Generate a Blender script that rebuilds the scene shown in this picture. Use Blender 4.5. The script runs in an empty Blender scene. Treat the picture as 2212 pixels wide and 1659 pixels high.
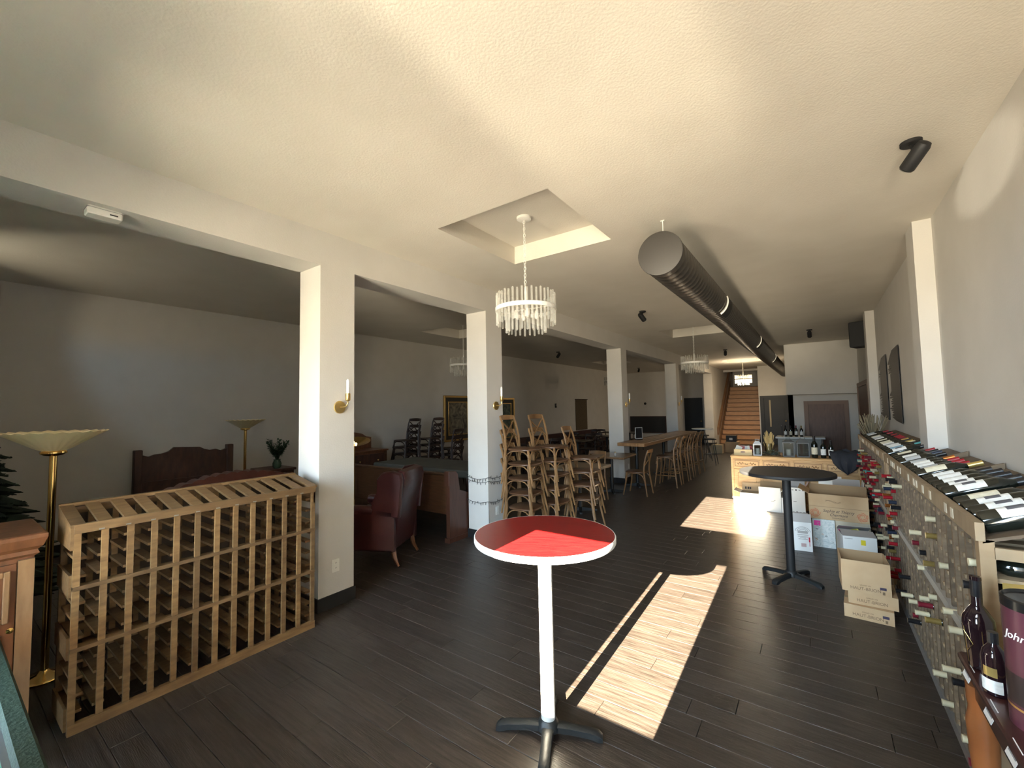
import bpy, math, random
from mathutils import Vector, Matrix
random.seed(7)
S = bpy.context.scene
COL = S.collection
R = math.radians
# ------------------------------------------------------------------ camera
def set_camera():
    F, W = 917.0, 2212.0
    yaw, pitch, roll = R(35.55), R(3.28), R(-1.07)
    f = Vector((-math.sin(yaw)*math.cos(pitch), math.cos(yaw)*math.cos(pitch), math.sin(pitch)))
    rt0 = Vector((math.cos(yaw), math.sin(yaw), 0)); up0 = rt0.cross(f)
    rt = rt0*math.cos(roll) + up0*math.sin(roll); up = rt.cross(f)
    cam = bpy.data.cameras.new('camera'); ob = bpy.data.objects.new('camera', cam); COL.objects.link(ob)
    m = Matrix((rt, up, -f)).transposed().to_4x4(); m.translation = Vector((0, 0, 1.75))
    ob.matrix_world = m
    cam.sensor_fit = 'HORIZONTAL'; cam.sensor_width = 36; cam.lens = F/W*36; cam.clip_start = .02; cam.clip_end = 200
    S.camera = ob
set_camera()
# ------------------------------------------------------------------ light
SUN_W, SKY, GROUND, GLINT = 4.8, 44.0, 41.0, .36
YF = -.55                                    # inner face of the street front
def set_world():
    w = bpy.data.worlds.new('world'); S.world = w; w.use_nodes = True
    nt = w.node_tree; nt.nodes.clear()
    out = nt.nodes.new('ShaderNodeOutputWorld'); bg = nt.nodes.new('ShaderNodeBackground')
    tc = nt.nodes.new('ShaderNodeTexCoord'); sp = nt.nodes.new('ShaderNodeSeparateXYZ')
    mr = nt.nodes.new('ShaderNodeMapRange'); mr.inputs[1].default_value = -.03; mr.inputs[2].default_value = .05
    mx = nt.nodes.new('ShaderNodeMix'); mx.data_type = 'RGBA'
    mx.inputs[6].default_value = (.95*GROUND, .82*GROUND, .63*GROUND, 1)      # sunlit street below the horizon
    mx.inputs[7].default_value = (.62*SKY, .80*SKY, 1.0*SKY, 1)               # clear sky above
    L = nt.links.new
    L(tc.outputs['Generated'], sp.inputs[0]); L(sp.outputs[2], mr.inputs[0]); L(mr.outputs[0], mx.inputs[0])
    L(mx.outputs[2], bg.inputs[0]); L(bg.outputs[0], out.inputs[0])
set_world()
def spot(name, loc, target, energy, color, cone, radius, blend=.15):
    l = bpy.data.lights.new(name, 'SPOT'); l.energy = energy; l.color = color; l.spot_size = cone
    l.shadow_soft_size = radius; l.spot_blend = blend
    o = bpy.data.objects.new(name, l); COL.objects.link(o); o.location = loc
    o.rotation_euler = (Vector(target)-Vector(loc)).to_track_quat('-Z', 'Y').to_euler()
    return o
DT = Vector((-.95, YF, 2.05))
D0 = Vector((.036, -1, .343)).normalized()
spot('low_sun', DT + D0*60, DT, 2.6e6*SUN_W, (1, .86, .66), R(2.34), .10, .05)      # low sun reaching the door down the street
spot('street_glint', (-1.05, -9, .05), (-1.03, YF, 1.9), 16000*GLINT, (1, .87, .66), R(16), .45, .3)   # sun glinting up off the wet pavement
gl = spot('wall_patch_spot', (-3.2, -6.0, 2.31), (.93, 3.84, 3.20), 3000, (1, .9, .74), R(2.7), .05, .12); gl.data.use_square = True   # spot added outside to throw a light patch high on the right wall
def portal(x0, x1, z0, z1):
    l = bpy.data.lights.new('window_portal', 'AREA'); l.shape = 'RECTANGLE'; l.size = x1-x0; l.size_y = z1-z0
    l.cycles.is_portal = True
    o = bpy.data.objects.new('window_portal', l); COL.objects.link(o)
    o.location = ((x0+x1)/2, YF-.13, (z0+z1)/2); o.rotation_euler = (R(90), 0, 0)
S.view_settings.view_transform = 'Standard'; S.view_settings.look = 'None'
S.view_settings.exposure = 0.5; S.view_settings.gamma = 1.0; S.view_settings.use_curve_mapping = False
# ------------------------------------------------------------------ mesh helpers
class MB:
    def __init__(s): s.v = []; s.f = []
    def add(s, vs, fs, mat=None):
        n = len(s.v)
        if mat is not None: vs = [mat @ Vector(p) for p in vs]
        s.v += [tuple(p) for p in vs]; s.f += [tuple(i+n for i in f) for f in fs]; return s
    def box(s, x0, x1, y0, y1, z0, z1, mat=None):
        return s.add([(x0,y0,z0),(x1,y0,z0),(x1,y1,z0),(x0,y1,z0),(x0,y0,z1),(x1,y0,z1),(x1,y1,z1),(x0,y1,z1)],
                     [(3,2,1,0),(4,5,6,7),(0,1,5,4),(1,2,6,5),(2,3,7,6),(3,0,4,7)], mat)
    def cbox(s, c, d, mat=None):
        return s.box(c[0]-d[0]/2,c[0]+d[0]/2,c[1]-d[1]/2,c[1]+d[1]/2,c[2]-d[2]/2,c[2]+d[2]/2, mat)
    def bbox(s, x0, x1, y0, y1, z0, z1, b=.01, mat=None):     # box with chamfered vertical and top edges
        pr = lambda e: [(x0+e,y0),(x1-e,y0),(x1,y0+e),(x1,y1-e),(x1-e,y1),(x0+e,y1),(x0,y1-e),(x0,y0+e)]
        ins = lambda k: [(x0+b*k+b,y0+b*k),(x1-b*k-b,y0+b*k),(x1-b*k,y0+b*k+b),(x1-b*k,y1-b*k-b),(x1-b*k-b,y1-b*k),(x0+b*k+b,y1-b*k),(x0+b*k,y1-b*k-b),(x0+b*k,y0+b*k+b)]
        rings = [[(p[0],p[1],z) for p in q] for q, z in ((ins(.6),z0),(pr(b),z0+b),(pr(b),z1-b),(ins(.6),z1))]
        return s.loft(rings, True, True, mat)
    def loft(s, rings, cap0=True, cap1=True, mat=None, closed=True):
        n = len(rings[0]); vs = [p for r in rings for p in r]; fs = []
        for i in range(len(rings)-1):
            for j in range(n if closed else n-1):
                k = (j+1) % n
                fs.append((i*n+j, i*n+k, (i+1)*n+k, (i+1)*n+j))
        if cap0: fs.append(tuple(range(n-1,-1,-1)))
        if cap1: fs.append(tuple((len(rings)-1)*n+j for j in range(n)))
        return s.add(vs, fs, mat)
    def lathe(s, prof, n=16, mat=None, cap=True):              # prof: (r,z) list, about z
        rings = [[(max(r,1e-4)*math.cos(2*math.pi*j/n), max(r,1e-4)*math.sin(2*math.pi*j/n), z) for j in range(n)] for r, z in prof]
        return s.loft(rings, cap, cap, mat)
    def tube(s, pts, r, n=6, mat=None):
        pts = [Vector(p) for p in pts]; rr = r if isinstance(r, (list, tuple)) else [r]*len(pts); rings = []
        for i, p in enumerate(pts):
            t = (pts[min(i+1,len(pts)-1)]-pts[max(i-1,0)]).normalized()
            a = t.cross(Vector((0,0,1)) if abs(t.z) < .9 else Vector((1,0,0))).normalized(); b = t.cross(a)
            if i and (a.dot(pa) < 0): a = -a; b = -b
            pa = a
            rings.append([p + (a*math.cos(2*math.pi*j/n)+b*math.sin(2*math.pi*j/n))*rr[i] for j in range(n)])
        return s.loft(rings, True, True, mat)
    def prism(s, poly, z0, z1, mat=None):                      # polygon in xy extruded in z
        return s.loft([[(x,y,z0) for x,y in poly], [(x,y,z1) for x,y in poly]], True, True, mat)
    def strip(s, pts, w, up, mat=None):                        # flat ribbon along pts on a face with normal up, 3D thin
        pts = [Vector(p) for p in pts]; up = Vector(up); rings = []
        for i, p in enumerate(pts):
            t = (pts[min(i+1,len(pts)-1)]-pts[max(i-1,0)]).normalized(); a = t.cross(up).normalized()*w/2
            rings.append([p-a, p+a, p+a+up*.0012, p-a+up*.0012])
        return s.loft(rings, True, True, mat)
    def mesh(s, name, mat, smooth=False):
        me = bpy.data.meshes.new(name); me.from_pydata(s.v, [], s.f); me.update()
        if mat: me.materials.append(mat)
        if smooth:
            me.polygons.foreach_set('use_smooth', [True]*len(me.polygons))
            me.set_sharp_from_angle(angle=R(40))
        return me
    def obj(s, name, mat, parent=None, smooth=False, label=None):
        return link(name, s.mesh(name, mat, smooth), parent, label)
def link(name, me, parent=None, label=None):
    o = bpy.data.objects.new(name, me); COL.objects.link(o)
    if parent: o.parent = parent
    if label: o['label'] = label
    return o
def tag(o, label=None, cat=None, group=None, kind=None):
    if label: o['label'] = label
    if cat: o['category'] = cat
    if group: o['group'] = group
    if kind: o['kind'] = kind
    return o
def thing(name, label, cat, loc=(0,0,0), rz=0, group=None):
    o = bpy.data.objects.new(name, None); COL.objects.link(o); o.location = loc; o.rotation_euler = (0,0,rz)
    o.empty_display_size = .1
    return tag(o, label, cat, group)
def copytree(o, parent=None):
    c = o.copy(); COL.objects.link(c); c.parent = parent
    for ch in list(o.children): copytree(ch, c)
    return c
def place(proto, used, loc, rz, label, group=None, rx=0, ry=0):
    o = proto if not used[0] else copytree(proto)
    used[0] = True
    o.location = loc; o.rotation_euler = (rx, ry, rz); o['label'] = label
    if group: o['group'] = group
    return o
def T(x=0, y=0, z=0, rx=0, ry=0, rz=0):
    return Matrix.Translation((x,y,z)) @ Matrix.Rotation(rz,4,'Z') @ Matrix.Rotation(ry,4,'Y') @ Matrix.Rotation(rx,4,'X')
def arc(p0, p1, p2, n=6):                                      # quadratic curve
    p0, p1, p2 = Vector(p0), Vector(p1), Vector(p2)
    return [(1-t)**2*p0 + 2*t*(1-t)*p1 + t*t*p2 for t in [i/n for i in range(n+1)]]
def text(s, size, name, mat, parent, mat4, label=None, width=None, shear=0):
    cu = bpy.data.curves.new(name, 'FONT'); cu.body = s; cu.size = size; cu.align_x = 'CENTER'; cu.align_y = 'CENTER'; cu.extrude = .0006; cu.shear = shear
    cu.resolution_u = 3
    to = bpy.data.objects.new(name, cu); COL.objects.link(to)
    bpy.context.view_layer.update()
    me = bpy.data.meshes.new_from_object(to.evaluated_get(bpy.context.evaluated_depsgraph_get()))
    bpy.data.objects.remove(to); bpy.data.curves.remove(cu)
    if width and len(me.vertices):
        w = max(v.co.x for v in me.vertices)-min(v.co.x for v in me.vertices)
        for v in me.vertices: v.co.x *= width/w
    me.transform(mat4); me.materials.clear(); me.materials.append(mat); me.name = name
    return link(name, me, parent, label)
# ------------------------------------------------------------------ materials
MATS = {}
def mat(name, c, rough=.5, metal=0, c2=None, scale=8, stretch=(1,1,1), bump=0, bscale=None, spec=.5, dist=0, coat=0, obrand=0, trans=0, detail=4, sheen=0):
    if name in MATS: return MATS[name]
    m = bpy.data.materials.new(name); m.use_nodes = True; nt = m.node_tree; b = nt.nodes['Principled BSDF']; L = nt.links.new
    b.inputs['Base Color'].default_value = (*c, 1); b.inputs['Roughness'].default_value = rough; b.inputs['Metallic'].default_value = metal
    b.inputs['Specular IOR Level'].default_value = spec; b.inputs['Coat Weight'].default_value = coat; b.inputs['Coat Roughness'].default_value = .15
    if trans: b.inputs['Transmission Weight'].default_value = trans
    if c2 or bump:
        tc = nt.nodes.new('ShaderNodeTexCoord'); mp = nt.nodes.new('ShaderNodeMapping'); mp.inputs['Scale'].default_value = stretch
        L(tc.outputs['Object'], mp.inputs[0])
        if obrand:
            oi = nt.nodes.new('ShaderNodeObjectInfo'); va = nt.nodes.new('ShaderNodeVectorMath'); va.operation = 'SCALE'; va.inputs[0].default_value = (13,7,9)
            L(oi.outputs['Random'], va.inputs['Scale']); L(va.outputs[0], mp.inputs['Location'])
        nz = nt.nodes.new('ShaderNodeTexNoise'); nz.inputs['Scale'].default_value = scale; nz.inputs['Detail'].default_value = detail; nz.inputs['Distortion'].default_value = dist
        L(mp.outputs[0], nz.inputs['Vector'])
        if c2:
            cr = nt.nodes.new('ShaderNodeValToRGB'); cr.color_ramp.elements[0].position = .32; cr.color_ramp.elements[1].position = .68
            cr.color_ramp.elements[0].color = (*c, 1); cr.color_ramp.elements[1].color = (*c2, 1)
            L(nz.outputs[0], cr.inputs[0]); src = cr.outputs[0]
            if obrand:
                hs = nt.nodes.new('ShaderNodeHueSaturation'); mr = nt.nodes.new('ShaderNodeMapRange'); mr.inputs[3].default_value = 1-obrand; mr.inputs[4].default_value = 1+obrand
                L(oi.outputs['Random'], mr.inputs[0]); L(mr.outputs[0], hs.inputs['Value']); L(src, hs.inputs['Color']); src = hs.outputs[0]
            L(src, b.inputs['Base Color'])
        if bump:
            n2 = nz
            if bscale:
                n2 = nt.nodes.new('ShaderNodeTexNoise'); n2.inputs['Scale'].default_value = bscale; n2.inputs['Detail'].default_value = 2; L(mp.outputs[0], n2.inputs['Vector'])
            bp = nt.nodes.new('ShaderNodeBump'); bp.inputs['Strength'].default_value = bump; bp.inputs['Distance'].default_value = .01
            L(n2.outputs[0], bp.inputs['Height']); L(bp.outputs[0], b.inputs['Normal'])
    MATS[name] = m; return m
def glassmat(name, tint=(1,1,1), gloss=.12, rough=.02, glow=(1,1,1)):
    if name in MATS: return MATS[name]
    m = bpy.data.materials.new(name); m.use_nodes = True; nt = m.node_tree; nt.nodes.clear(); L = nt.links.new
    o = nt.nodes.new('ShaderNodeOutputMaterial'); mx = nt.nodes.new('ShaderNodeMixShader'); t = nt.nodes.new('ShaderNodeBsdfTransparent'); g = nt.nodes.new('ShaderNodeBsdfGlossy')
    lw = nt.nodes.new('ShaderNodeLayerWeight'); lw.inputs[0].default_value = .35; ad = nt.nodes.new('ShaderNodeMath'); ad.operation = 'ADD'; ad.inputs[1].default_value = gloss; ad.use_clamp = True
    t.inputs[0].default_value = (*tint, 1); g.inputs[0].default_value = (*glow, 1); g.inputs[1].default_value = rough
    L(lw.outputs['Fresnel'], ad.inputs[0]); L(ad.outputs[0], mx.inputs[0]); L(t.outputs[0], mx.inputs[1]); L(g.outputs[0], mx.inputs[2]); L(mx.outputs[0], o.inputs[0])
    MATS[name] = m; return m
wall_m = mat('painted_wall', (.60,.575,.53), .75, bump=.1, bscale=80, c2=(.63,.605,.56), scale=3)
ceil_m = mat('textured_ceiling_paint', (.645,.60,.52), .8, bump=.15, bscale=75, c2=(.685,.64,.56), scale=2)
trim_m = mat('black_baseboard', (.012,.012,.013), .5)
plank_m = mat('dark_vinyl_plank', (.020,.015,.012), .36, c2=(.052,.041,.034), scale=7, stretch=(.7,10,1), bump=.2, bscale=22, obrand=.10, detail=9)
sub_m = mat('plank_joint', (.008,.007,.006), .8)
oak_m = mat('rack_redwood', (.095,.048,.015), .6, c2=(.165,.092,.034), scale=6, stretch=(1,1,6), obrand=.25, bump=.1)
oakx_m = mat('rack_redwood_lengthwise', (.095,.048,.015), .6, c2=(.155,.087,.033), scale=6, stretch=(6,1,6), obrand=.2, bump=.1)
pine_m = mat('carved_pine', (.50,.29,.11), .5, c2=(.66,.42,.19), scale=6, stretch=(1,4,8), bump=.1)
mahog_m = mat('mahogany_cabinet', (.095,.034,.013), .38, c2=(.165,.064,.026), scale=6, stretch=(4,4,1), bump=.1)
dark_m = mat('dark_walnut', (.040,.016,.010), .45, c2=(.072,.030,.018), scale=6, stretch=(3,3,1))
pew_m = mat('pew_oak', (.050,.021,.008), .4, c2=(.085,.037,.015), scale=5, stretch=(1,5,8))
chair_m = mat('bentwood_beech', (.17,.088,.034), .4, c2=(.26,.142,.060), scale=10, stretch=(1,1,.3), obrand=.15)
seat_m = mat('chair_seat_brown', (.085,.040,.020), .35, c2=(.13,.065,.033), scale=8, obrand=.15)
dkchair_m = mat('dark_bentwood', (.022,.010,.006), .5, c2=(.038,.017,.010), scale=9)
leather_m = mat('oxblood_leather', (.038,.009,.009), .30, bump=.12, bscale=90, c2=(.052,.014,.013), scale=5)
brass_m = mat('polished_brass', (.83,.56,.20), .12, 1)
sbrass_m = mat('satin_brass', (.72,.53,.22), .32, 1)
black_m = mat('black_powder_coat', (.014,.014,.015), .55, spec=.35)
iron_m = mat('black_cast_iron', (.012,.014,.015), .45, bump=.1, bscale=80)
duct_m = mat('dark_grey_spiral_duct', (.070,.062,.054), .36, metal=.5)
white_m = mat('white_metal', (.82,.80,.74), .45)
cream_m = mat('cream_glass_shade', (.82,.68,.40), .35)
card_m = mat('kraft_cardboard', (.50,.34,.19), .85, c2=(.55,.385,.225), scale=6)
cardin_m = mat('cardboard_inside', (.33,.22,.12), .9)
whitebox_m = mat('white_cardboard', (.80,.80,.77), .75)
greybox_m = mat('grey_cardboard_flap', (.42,.40,.38), .8)
bottle_m = mat('dark_bottle_glass', (.006,.009,.007), .09, spec=.7)
green_m = mat('green_cloth', (.006,.19,.085), .55, bump=.3, bscale=40, c2=(.004,.10,.045), scale=5)
# ------------------------------------------------------------------ the setting
X0, X1, YB, ZC = -7.95, .93, 21.0, 3.41
def struct(o): o['kind'] = 'structure'; return o
def grid_holes(xs, ys, holes, fn):
    xs = sorted(set(xs + [h[0] for h in holes] + [h[1] for h in holes])); ys = sorted(set(ys + [h[2] for h in holes] + [h[3] for h in holes]))
    for a, b in zip(xs, xs[1:]):
        for c, d in zip(ys, ys[1:]):
            mx, my = (a+b)/2, (c+d)/2
            fn(a, b, c, d, any(h[0] < mx < h[1] and h[2] < my < h[3] for h in holes))
floor = struct(MB().box(X0-.2, X1+.2, YF-.2, 26, -.10, -.008).obj('floor', sub_m))
def camvis(x, y):
    yaw = R(35.55); d = -x*math.sin(yaw)+y*math.cos(yaw); r = x*math.cos(yaw)+y*math.sin(yaw)
    if d < .3: return None
    u = 1106+917*r/d; v = 882+917*1.75/d
    return d if -250 < u < 2450 and v < 1900 else None
planks = []
PW, PL = .15, 1.22
row = 0; y = YF
while y < 21.2:
    x = X0 - random.random()*PL
    while x < X1:
        a, b = max(x, X0), min(x+PL, X1)
        if b-a > .05: planks.append((a, b, y, min(y+PW, 21.3)))
        x += PL
    y += PW; row += 1
def plank_rings(l, w):
    g = .0012; c = .0018
    return [[(g,g,-.008),(l-g,g,-.008),(l-g,w-g,-.008),(g,w-g,-.008)], [(g,g,-c),(l-g,g,-c),(l-g,w-g,-c),(g,w-g,-c)],
            [(g+c,g+c,0),(l-g-c,g+c,0),(l-g-c,w-g-c,0),(g+c,w-g-c,0)]]
vis = [(camvis((a+b)/2, (c+d)/2), (a,b,c,d)) for a,b,c,d in planks]
near = sorted([v for v in vis if v[0]], key=lambda v: v[0])[:300]
nearset = set(v[1] for v in near)
pcache = {}
for d, (a,b,c,e) in near:
    k = (round(b-a,3), round(e-c,3))
    if k not in pcache: pcache[k] = MB().loft(plank_rings(*k), False, True).mesh('plank', plank_m)
    o = link('plank', pcache[k], floor); o.location = (a, c, 0)
pf = MB()
for p in planks:
    if p not in nearset: pf.loft(plank_rings(p[1]-p[0], p[3]-p[2]), False, True, T(p[0], p[2]))
o = pf.obj('far_planks', plank_m, floor); o['kind'] = 'stuff'
# ceiling with square recesses
REC = [(-2.75,-1.58,2.72,3.95), (-2.79,-1.64,9.55,10.75), (-2.83,-1.70,17.65,18.85), (-6.75,-5.60,6.15,7.35), (-6.75,-5.60,14.5,15.7)]
STW = (-3.62,-2.05,23.0,25.7)
cb = MB()
def cc(a,b,c,d,h):
    if a >= STW[0]-.01 and b <= STW[1]+.01 and c >= STW[2]-.01: return
    cb.box(a,b,c,d, ZC+.20 if h else ZC, ZC+.35)
grid_holes([X0-.2,X1+.2,STW[0],STW[1]], [YF-.2,25.8,STW[2]], REC, cc)
ceiling = struct(cb.obj('ceiling', ceil_m))
struct(MB().box(X0-.2, X0, YF-.2, YB+.2, 0, ZC).obj('wall_left', wall_m))
struct(MB().box(X1, X1+.2, YF-.2, 22, 0, ZC).obj('wall_right', wall_m))
for y0 in (5.31, 10.06):
    struct(MB().box(.80, X1, y0, y0+.34, 0, ZC).obj('wall_pilaster', wall_m))
struct(MB().box(X0, -3.75, YB, YB+.2, 0, ZC).obj('wall_back', wall_m))
struct(MB().box(-3.76, -3.62, 20.25, 25.8, 0, 5.2).obj('wall_stair_side', wall_m))
struct(MB().box(-2.05, -.55, 21.5, 21.7, 0, ZC).box(-2.05,-1.9,21.7,25.8,0,5.2).obj('wall_stair_front', wall_m))
struct(MB().box(-3.75, -1.9, 25.7, 25.9, 0, 5.2).box(-3.75,-1.9,22.99,25.9,5.2,5.4).box(-3.75,-1.9,22.9,23.0,ZC+.2,5.3).obj('wall_stairwell', wall_m))
struct(MB().box(-3.62, -2.05, 22.84, 23.0, ZC-.10, ZC+.3).obj('trim_1', wall_m))
struct(MB().box(-.68, X1, 14.3, 15.0, 1.985, ZC).box(-.68,-.55,15.0,21.6,0,ZC).obj('wall_bulkhead', wall_m))
struct(MB().box(-.68, X1, 15.0, 15.2, 0, 1.985).obj('wall_nook', wall_m))
# beam and columns between the two rooms
struct(MB().box(-3.965, -3.615, YF, 20.3, 3.09, ZC).obj('beam', wall_m))
COLY = (2.09, 4.47, 9.40, 14.12, 19.90)
for y0 in COLY:
    c = struct(MB().box(-3.965, -3.615, y0, y0+.35, 0, 3.09).obj('column', wall_m))
    MB().box(-3.978, -3.602, y0-.013, y0+.363, 0, .115).obj('baseboard', trim_m, c)
struct(MB().box(X0, X0+.015, YF, YB, 0, .12).obj('baseboard_left', trim_m))
struct(MB().box(X0, -5.08, YB-.015, YB, 0, .12).obj('baseboard_back', trim_m))
struct(MB().box(X1-.015, X1, YF, 2.3, 0, .12).obj('baseboard_right', trim_m))
# street front: the wall behind the camera with its door, transom and shop windows
WIN = [(-3.1,-2.3,.35,2.6), (.40,.91,.35,2.6), (-6.65,-6.2,2.55,2.95)]
TR = (-1.41,-.41,2.37,3.12); DO = (-1.44,-.46,0,2.2); DG = (-1.215,-.69,1.06,2.0)
fb = MB()
grid_holes([X0-.2,X1+.2], [0,ZC], WIN+[TR,DO], lambda a,b,c,d,h: None if h else fb.box(a,b,YF-.2,YF,c,d))
struct(fb.obj('wall_front', wall_m))
pane_m = glassmat('window_glass', (.97,.98,.97), .0)
frame_m = mat('dark_window_frame', (.05,.045,.04), .5)
for i, w in enumerate(WIN+[TR]):
    f = MB(); e = .03
    f.box(w[0],w[0]+e,YF-.14,YF-.06,w[2],w[3]).box(w[1]-e,w[1],YF-.14,YF-.06,w[2],w[3]).box(w[0]+e,w[1]-e,YF-.14,YF-.06,w[2],w[2]+e).box(w[0]+e,w[1]-e,YF-.14,YF-.06,w[3]-e,w[3])
    fo = struct(f.obj('window_%d' % (i+1), frame_m)); MB().box(w[0]+e,w[1]-e,YF-.103,YF-.097,w[2]+e,w[3]-e).obj('pane', pane_m, fo)
    portal(*w)
db = MB(); grid_holes([DO[0],DO[1]], [DO[2],DO[3]], [DG], lambda a,b,c,d,h: None if h else db.box(a,b,YF-.12,YF-.07,c,d))
do = struct(db.obj('door_1', frame_m)); MB().box(DG[0],DG[1],YF-.098,YF-.092,DG[2],DG[3]).obj('pane', pane_m, do)
MB().tube([(-1.36,YF-.07,1.0),(-1.36,YF-.02,1.0),(-1.25,YF-.02,1.0)], .012).obj('door_handle', brass_m, do)
portal(*DG)
# doors and panels at the far end
bd_m = mat('black_door_paint', (.012,.014,.016), .55); red_m = mat('brown_wood_door', (.11,.048,.024), .5, c2=(.16,.075,.04), scale=5, stretch=(6,1,1)); cas_m = mat('door_casing_wood', (.19,.10,.055), .5)
def door(n, x0, x1, y, z, m):
    b = MB().box(x0,x1,y-.04,y,0,z)
    o = struct(b.obj('door_%d' % n, m))
    for a, c in ((.12,.95),(1.08,z-.14)):
        MB().box(x0+.12,x1-.12,y-.05,y-.04,a,c).obj('panel', m, o)
    MB().lathe([(.02,0),(.028,.02),(.03,.04),(.0,.055)], 10, T(x1-.08,y-.04,1.0,rx=R(90))).obj('door_knob', sbrass_m, o)
    return o
door(2, -5.05, -4.25, YB, 2.08, bd_m)
d3 = struct(MB().box(-2.0,-1.86,21.42,21.5,0,2.09).box(-1.0,-.56,21.42,21.5,0,2.09).box(-1.86,-1.0,21.42,21.5,1.98,2.09).obj('trim_2', bd_m))
door(3, -1.86, -1.0, 21.5, 1.98, bd_m)
MB().box(-1.66,-1.60,21.40,21.452,.75,1.9).obj('pull_bar', mat('pale_wood_strip', (.36,.30,.20), .6), bpy.data.objects['door_3'])
h = struct(MB().box(-.30,.72,14.97,15.0,0,1.80).obj('door_4', red_m))
for a,b,c,d in ((-.30,-.20,0,1.80),(.62,.72,0,1.80),(-.20,.62,1.70,1.80)): MB().box(a,b,14.93,14.97,c,d).obj('casing', cas_m, h)
MB().box(-.19,.61,14.95,14.97,.02,1.69).obj('panel', red_m, h)
h = struct(MB().box(X1-.04,X1,11.5,14.0,0,2.12).obj('door_5', red_m))
for a,b,c,d in ((11.4,11.5,0,2.22),(14.0,14.1,0,2.22),(11.5,14.0,2.12,2.22)): MB().box(X1-.06,X1,a,b,c,d).obj('casing', cas_m, h)
# staircase
stair_m = mat('stair_fir', (.52,.27,.12), .5, c2=(.62,.35,.17), scale=5, stretch=(1,6,6), obrand=.08)
st = struct(thing('staircase', 'straight fir staircase rising at the far end beside the black door', 'staircase'))
st['category'] = 'staircase'
NR, RH, TD = 13, .203, .27
for i in range(NR):
    y0 = 21.1+i*TD; z0 = i*RH
    MB().box(-3.57,-2.06,y0,y0+.02,z0,z0+RH-.03).obj('riser', stair_m, st)
    MB().bbox(-3.57,-2.06,y0-.03,y0+TD+.02,z0+RH-.032,z0+RH,.006).obj('tread', mat('stair_tread_edge', (.20,.10,.045), .5), st)
MB().box(-3.57,-2.06,24.61,25.7,2.55,2.64).obj('landing', stair_m, st)
def slope_board(x0,x1,ya,za,yb,zb,hh,name,m):
    MB().loft([[(x0,ya,za),(x1,ya,za),(x1,yb,zb),(x0,yb,zb)],[(x0,ya,za+hh),(x1,ya,za+hh),(x1,yb,zb+hh),(x0,yb,zb+hh)]]).obj(name, m, st)
rail_m = mat('stair_rail_wood', (.20,.105,.05), .5, c2=(.27,.15,.075), scale=5)
slope_board(-3.62,-3.572,21.0,-.02,24.6,2.66,.30,'skirt_board',rail_m)
slope_board(-3.62,-3.54,20.6,.42,24.3,3.25,.30,'handrail_board',rail_m)
# ------------------------------------------------------------------ round bar tables
def bar_table(label, loc, rz, r, top_m, edge_m, post_m, zt, group, thick=.034, armr=.285, hump=.055):
    t = thing('bar_table', label, 'table', loc, rz, group)
    MB().lathe([(r-.006,zt-.006),(r-.006,zt)], 64).obj('table_top', top_m, t)
    MB().lathe([(r-.02,zt-thick),(r-.002,zt-thick),(r,zt-thick+.004),(r,zt-.004),(r-.003,zt),(r-.006,zt),(r-.006,zt-.006),(.0,zt-.006)], 64).obj('edge_band', edge_m, t, True)
    MB().lathe([(.038,.07),(.038,zt-thick-.012)], 24).obj('post', post_m, t, True)
    b = MB()
    for k in range(2): b.cbox((0,0,zt-thick-.008),(.5 if k else .03,.03 if k else .5,.016))
    b.obj('top_bracket', iron_m, t)
    MB().lathe([(.062,.035),(.062,.05),(.05,.075),(.042,.085)], 20).obj('hub', iron_m, t, True)
    for k in range(4):
        rings = []
        for s, w, z0, z1 in ((.03,.032,.03,hump+.012),(.12,.026,.024,hump+.006),(.22,.026,.014,hump-.004),(.265,.028,.002,hump-.012),(.285,.022,0,hump-.03)):
            s *= armr/.285
            rings.append([(s,-w,z0),(s,w,z0),(s,w,z1-.008),(s,w*.6,z1),(s,-w*.6,z1),(s,-w,z1-.008)])
        MB().loft(rings, mat=T(rz=k*math.pi/2)).obj('foot', iron_m, t, True)
    return t
redtop_m = mat('red_woodgrain_laminate', (.125,.003,.004), .25, spec=.35, c2=(.165,.007,.007), scale=7, stretch=(1,9,1), dist=1.5, bump=.05)
alu_m = mat('brushed_metal_edge', (.78,.78,.74), .35, .25)
grepost_m = mat('pale_grey_post', (.62,.62,.60), .45)
bar_table('red laminate round bar table with metal edge standing in the sunlight', (-1.255,2.035,0), R(25.5), .386, redtop_m, alu_m, grepost_m, 1.06, 'round bar tables')
bar_table('black round bar table standing by the cardboard boxes', (-.285,5.14,0), R(-27), .415, black_m, black_m, black_m, 1.06, 'round bar tables', .03)
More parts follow.
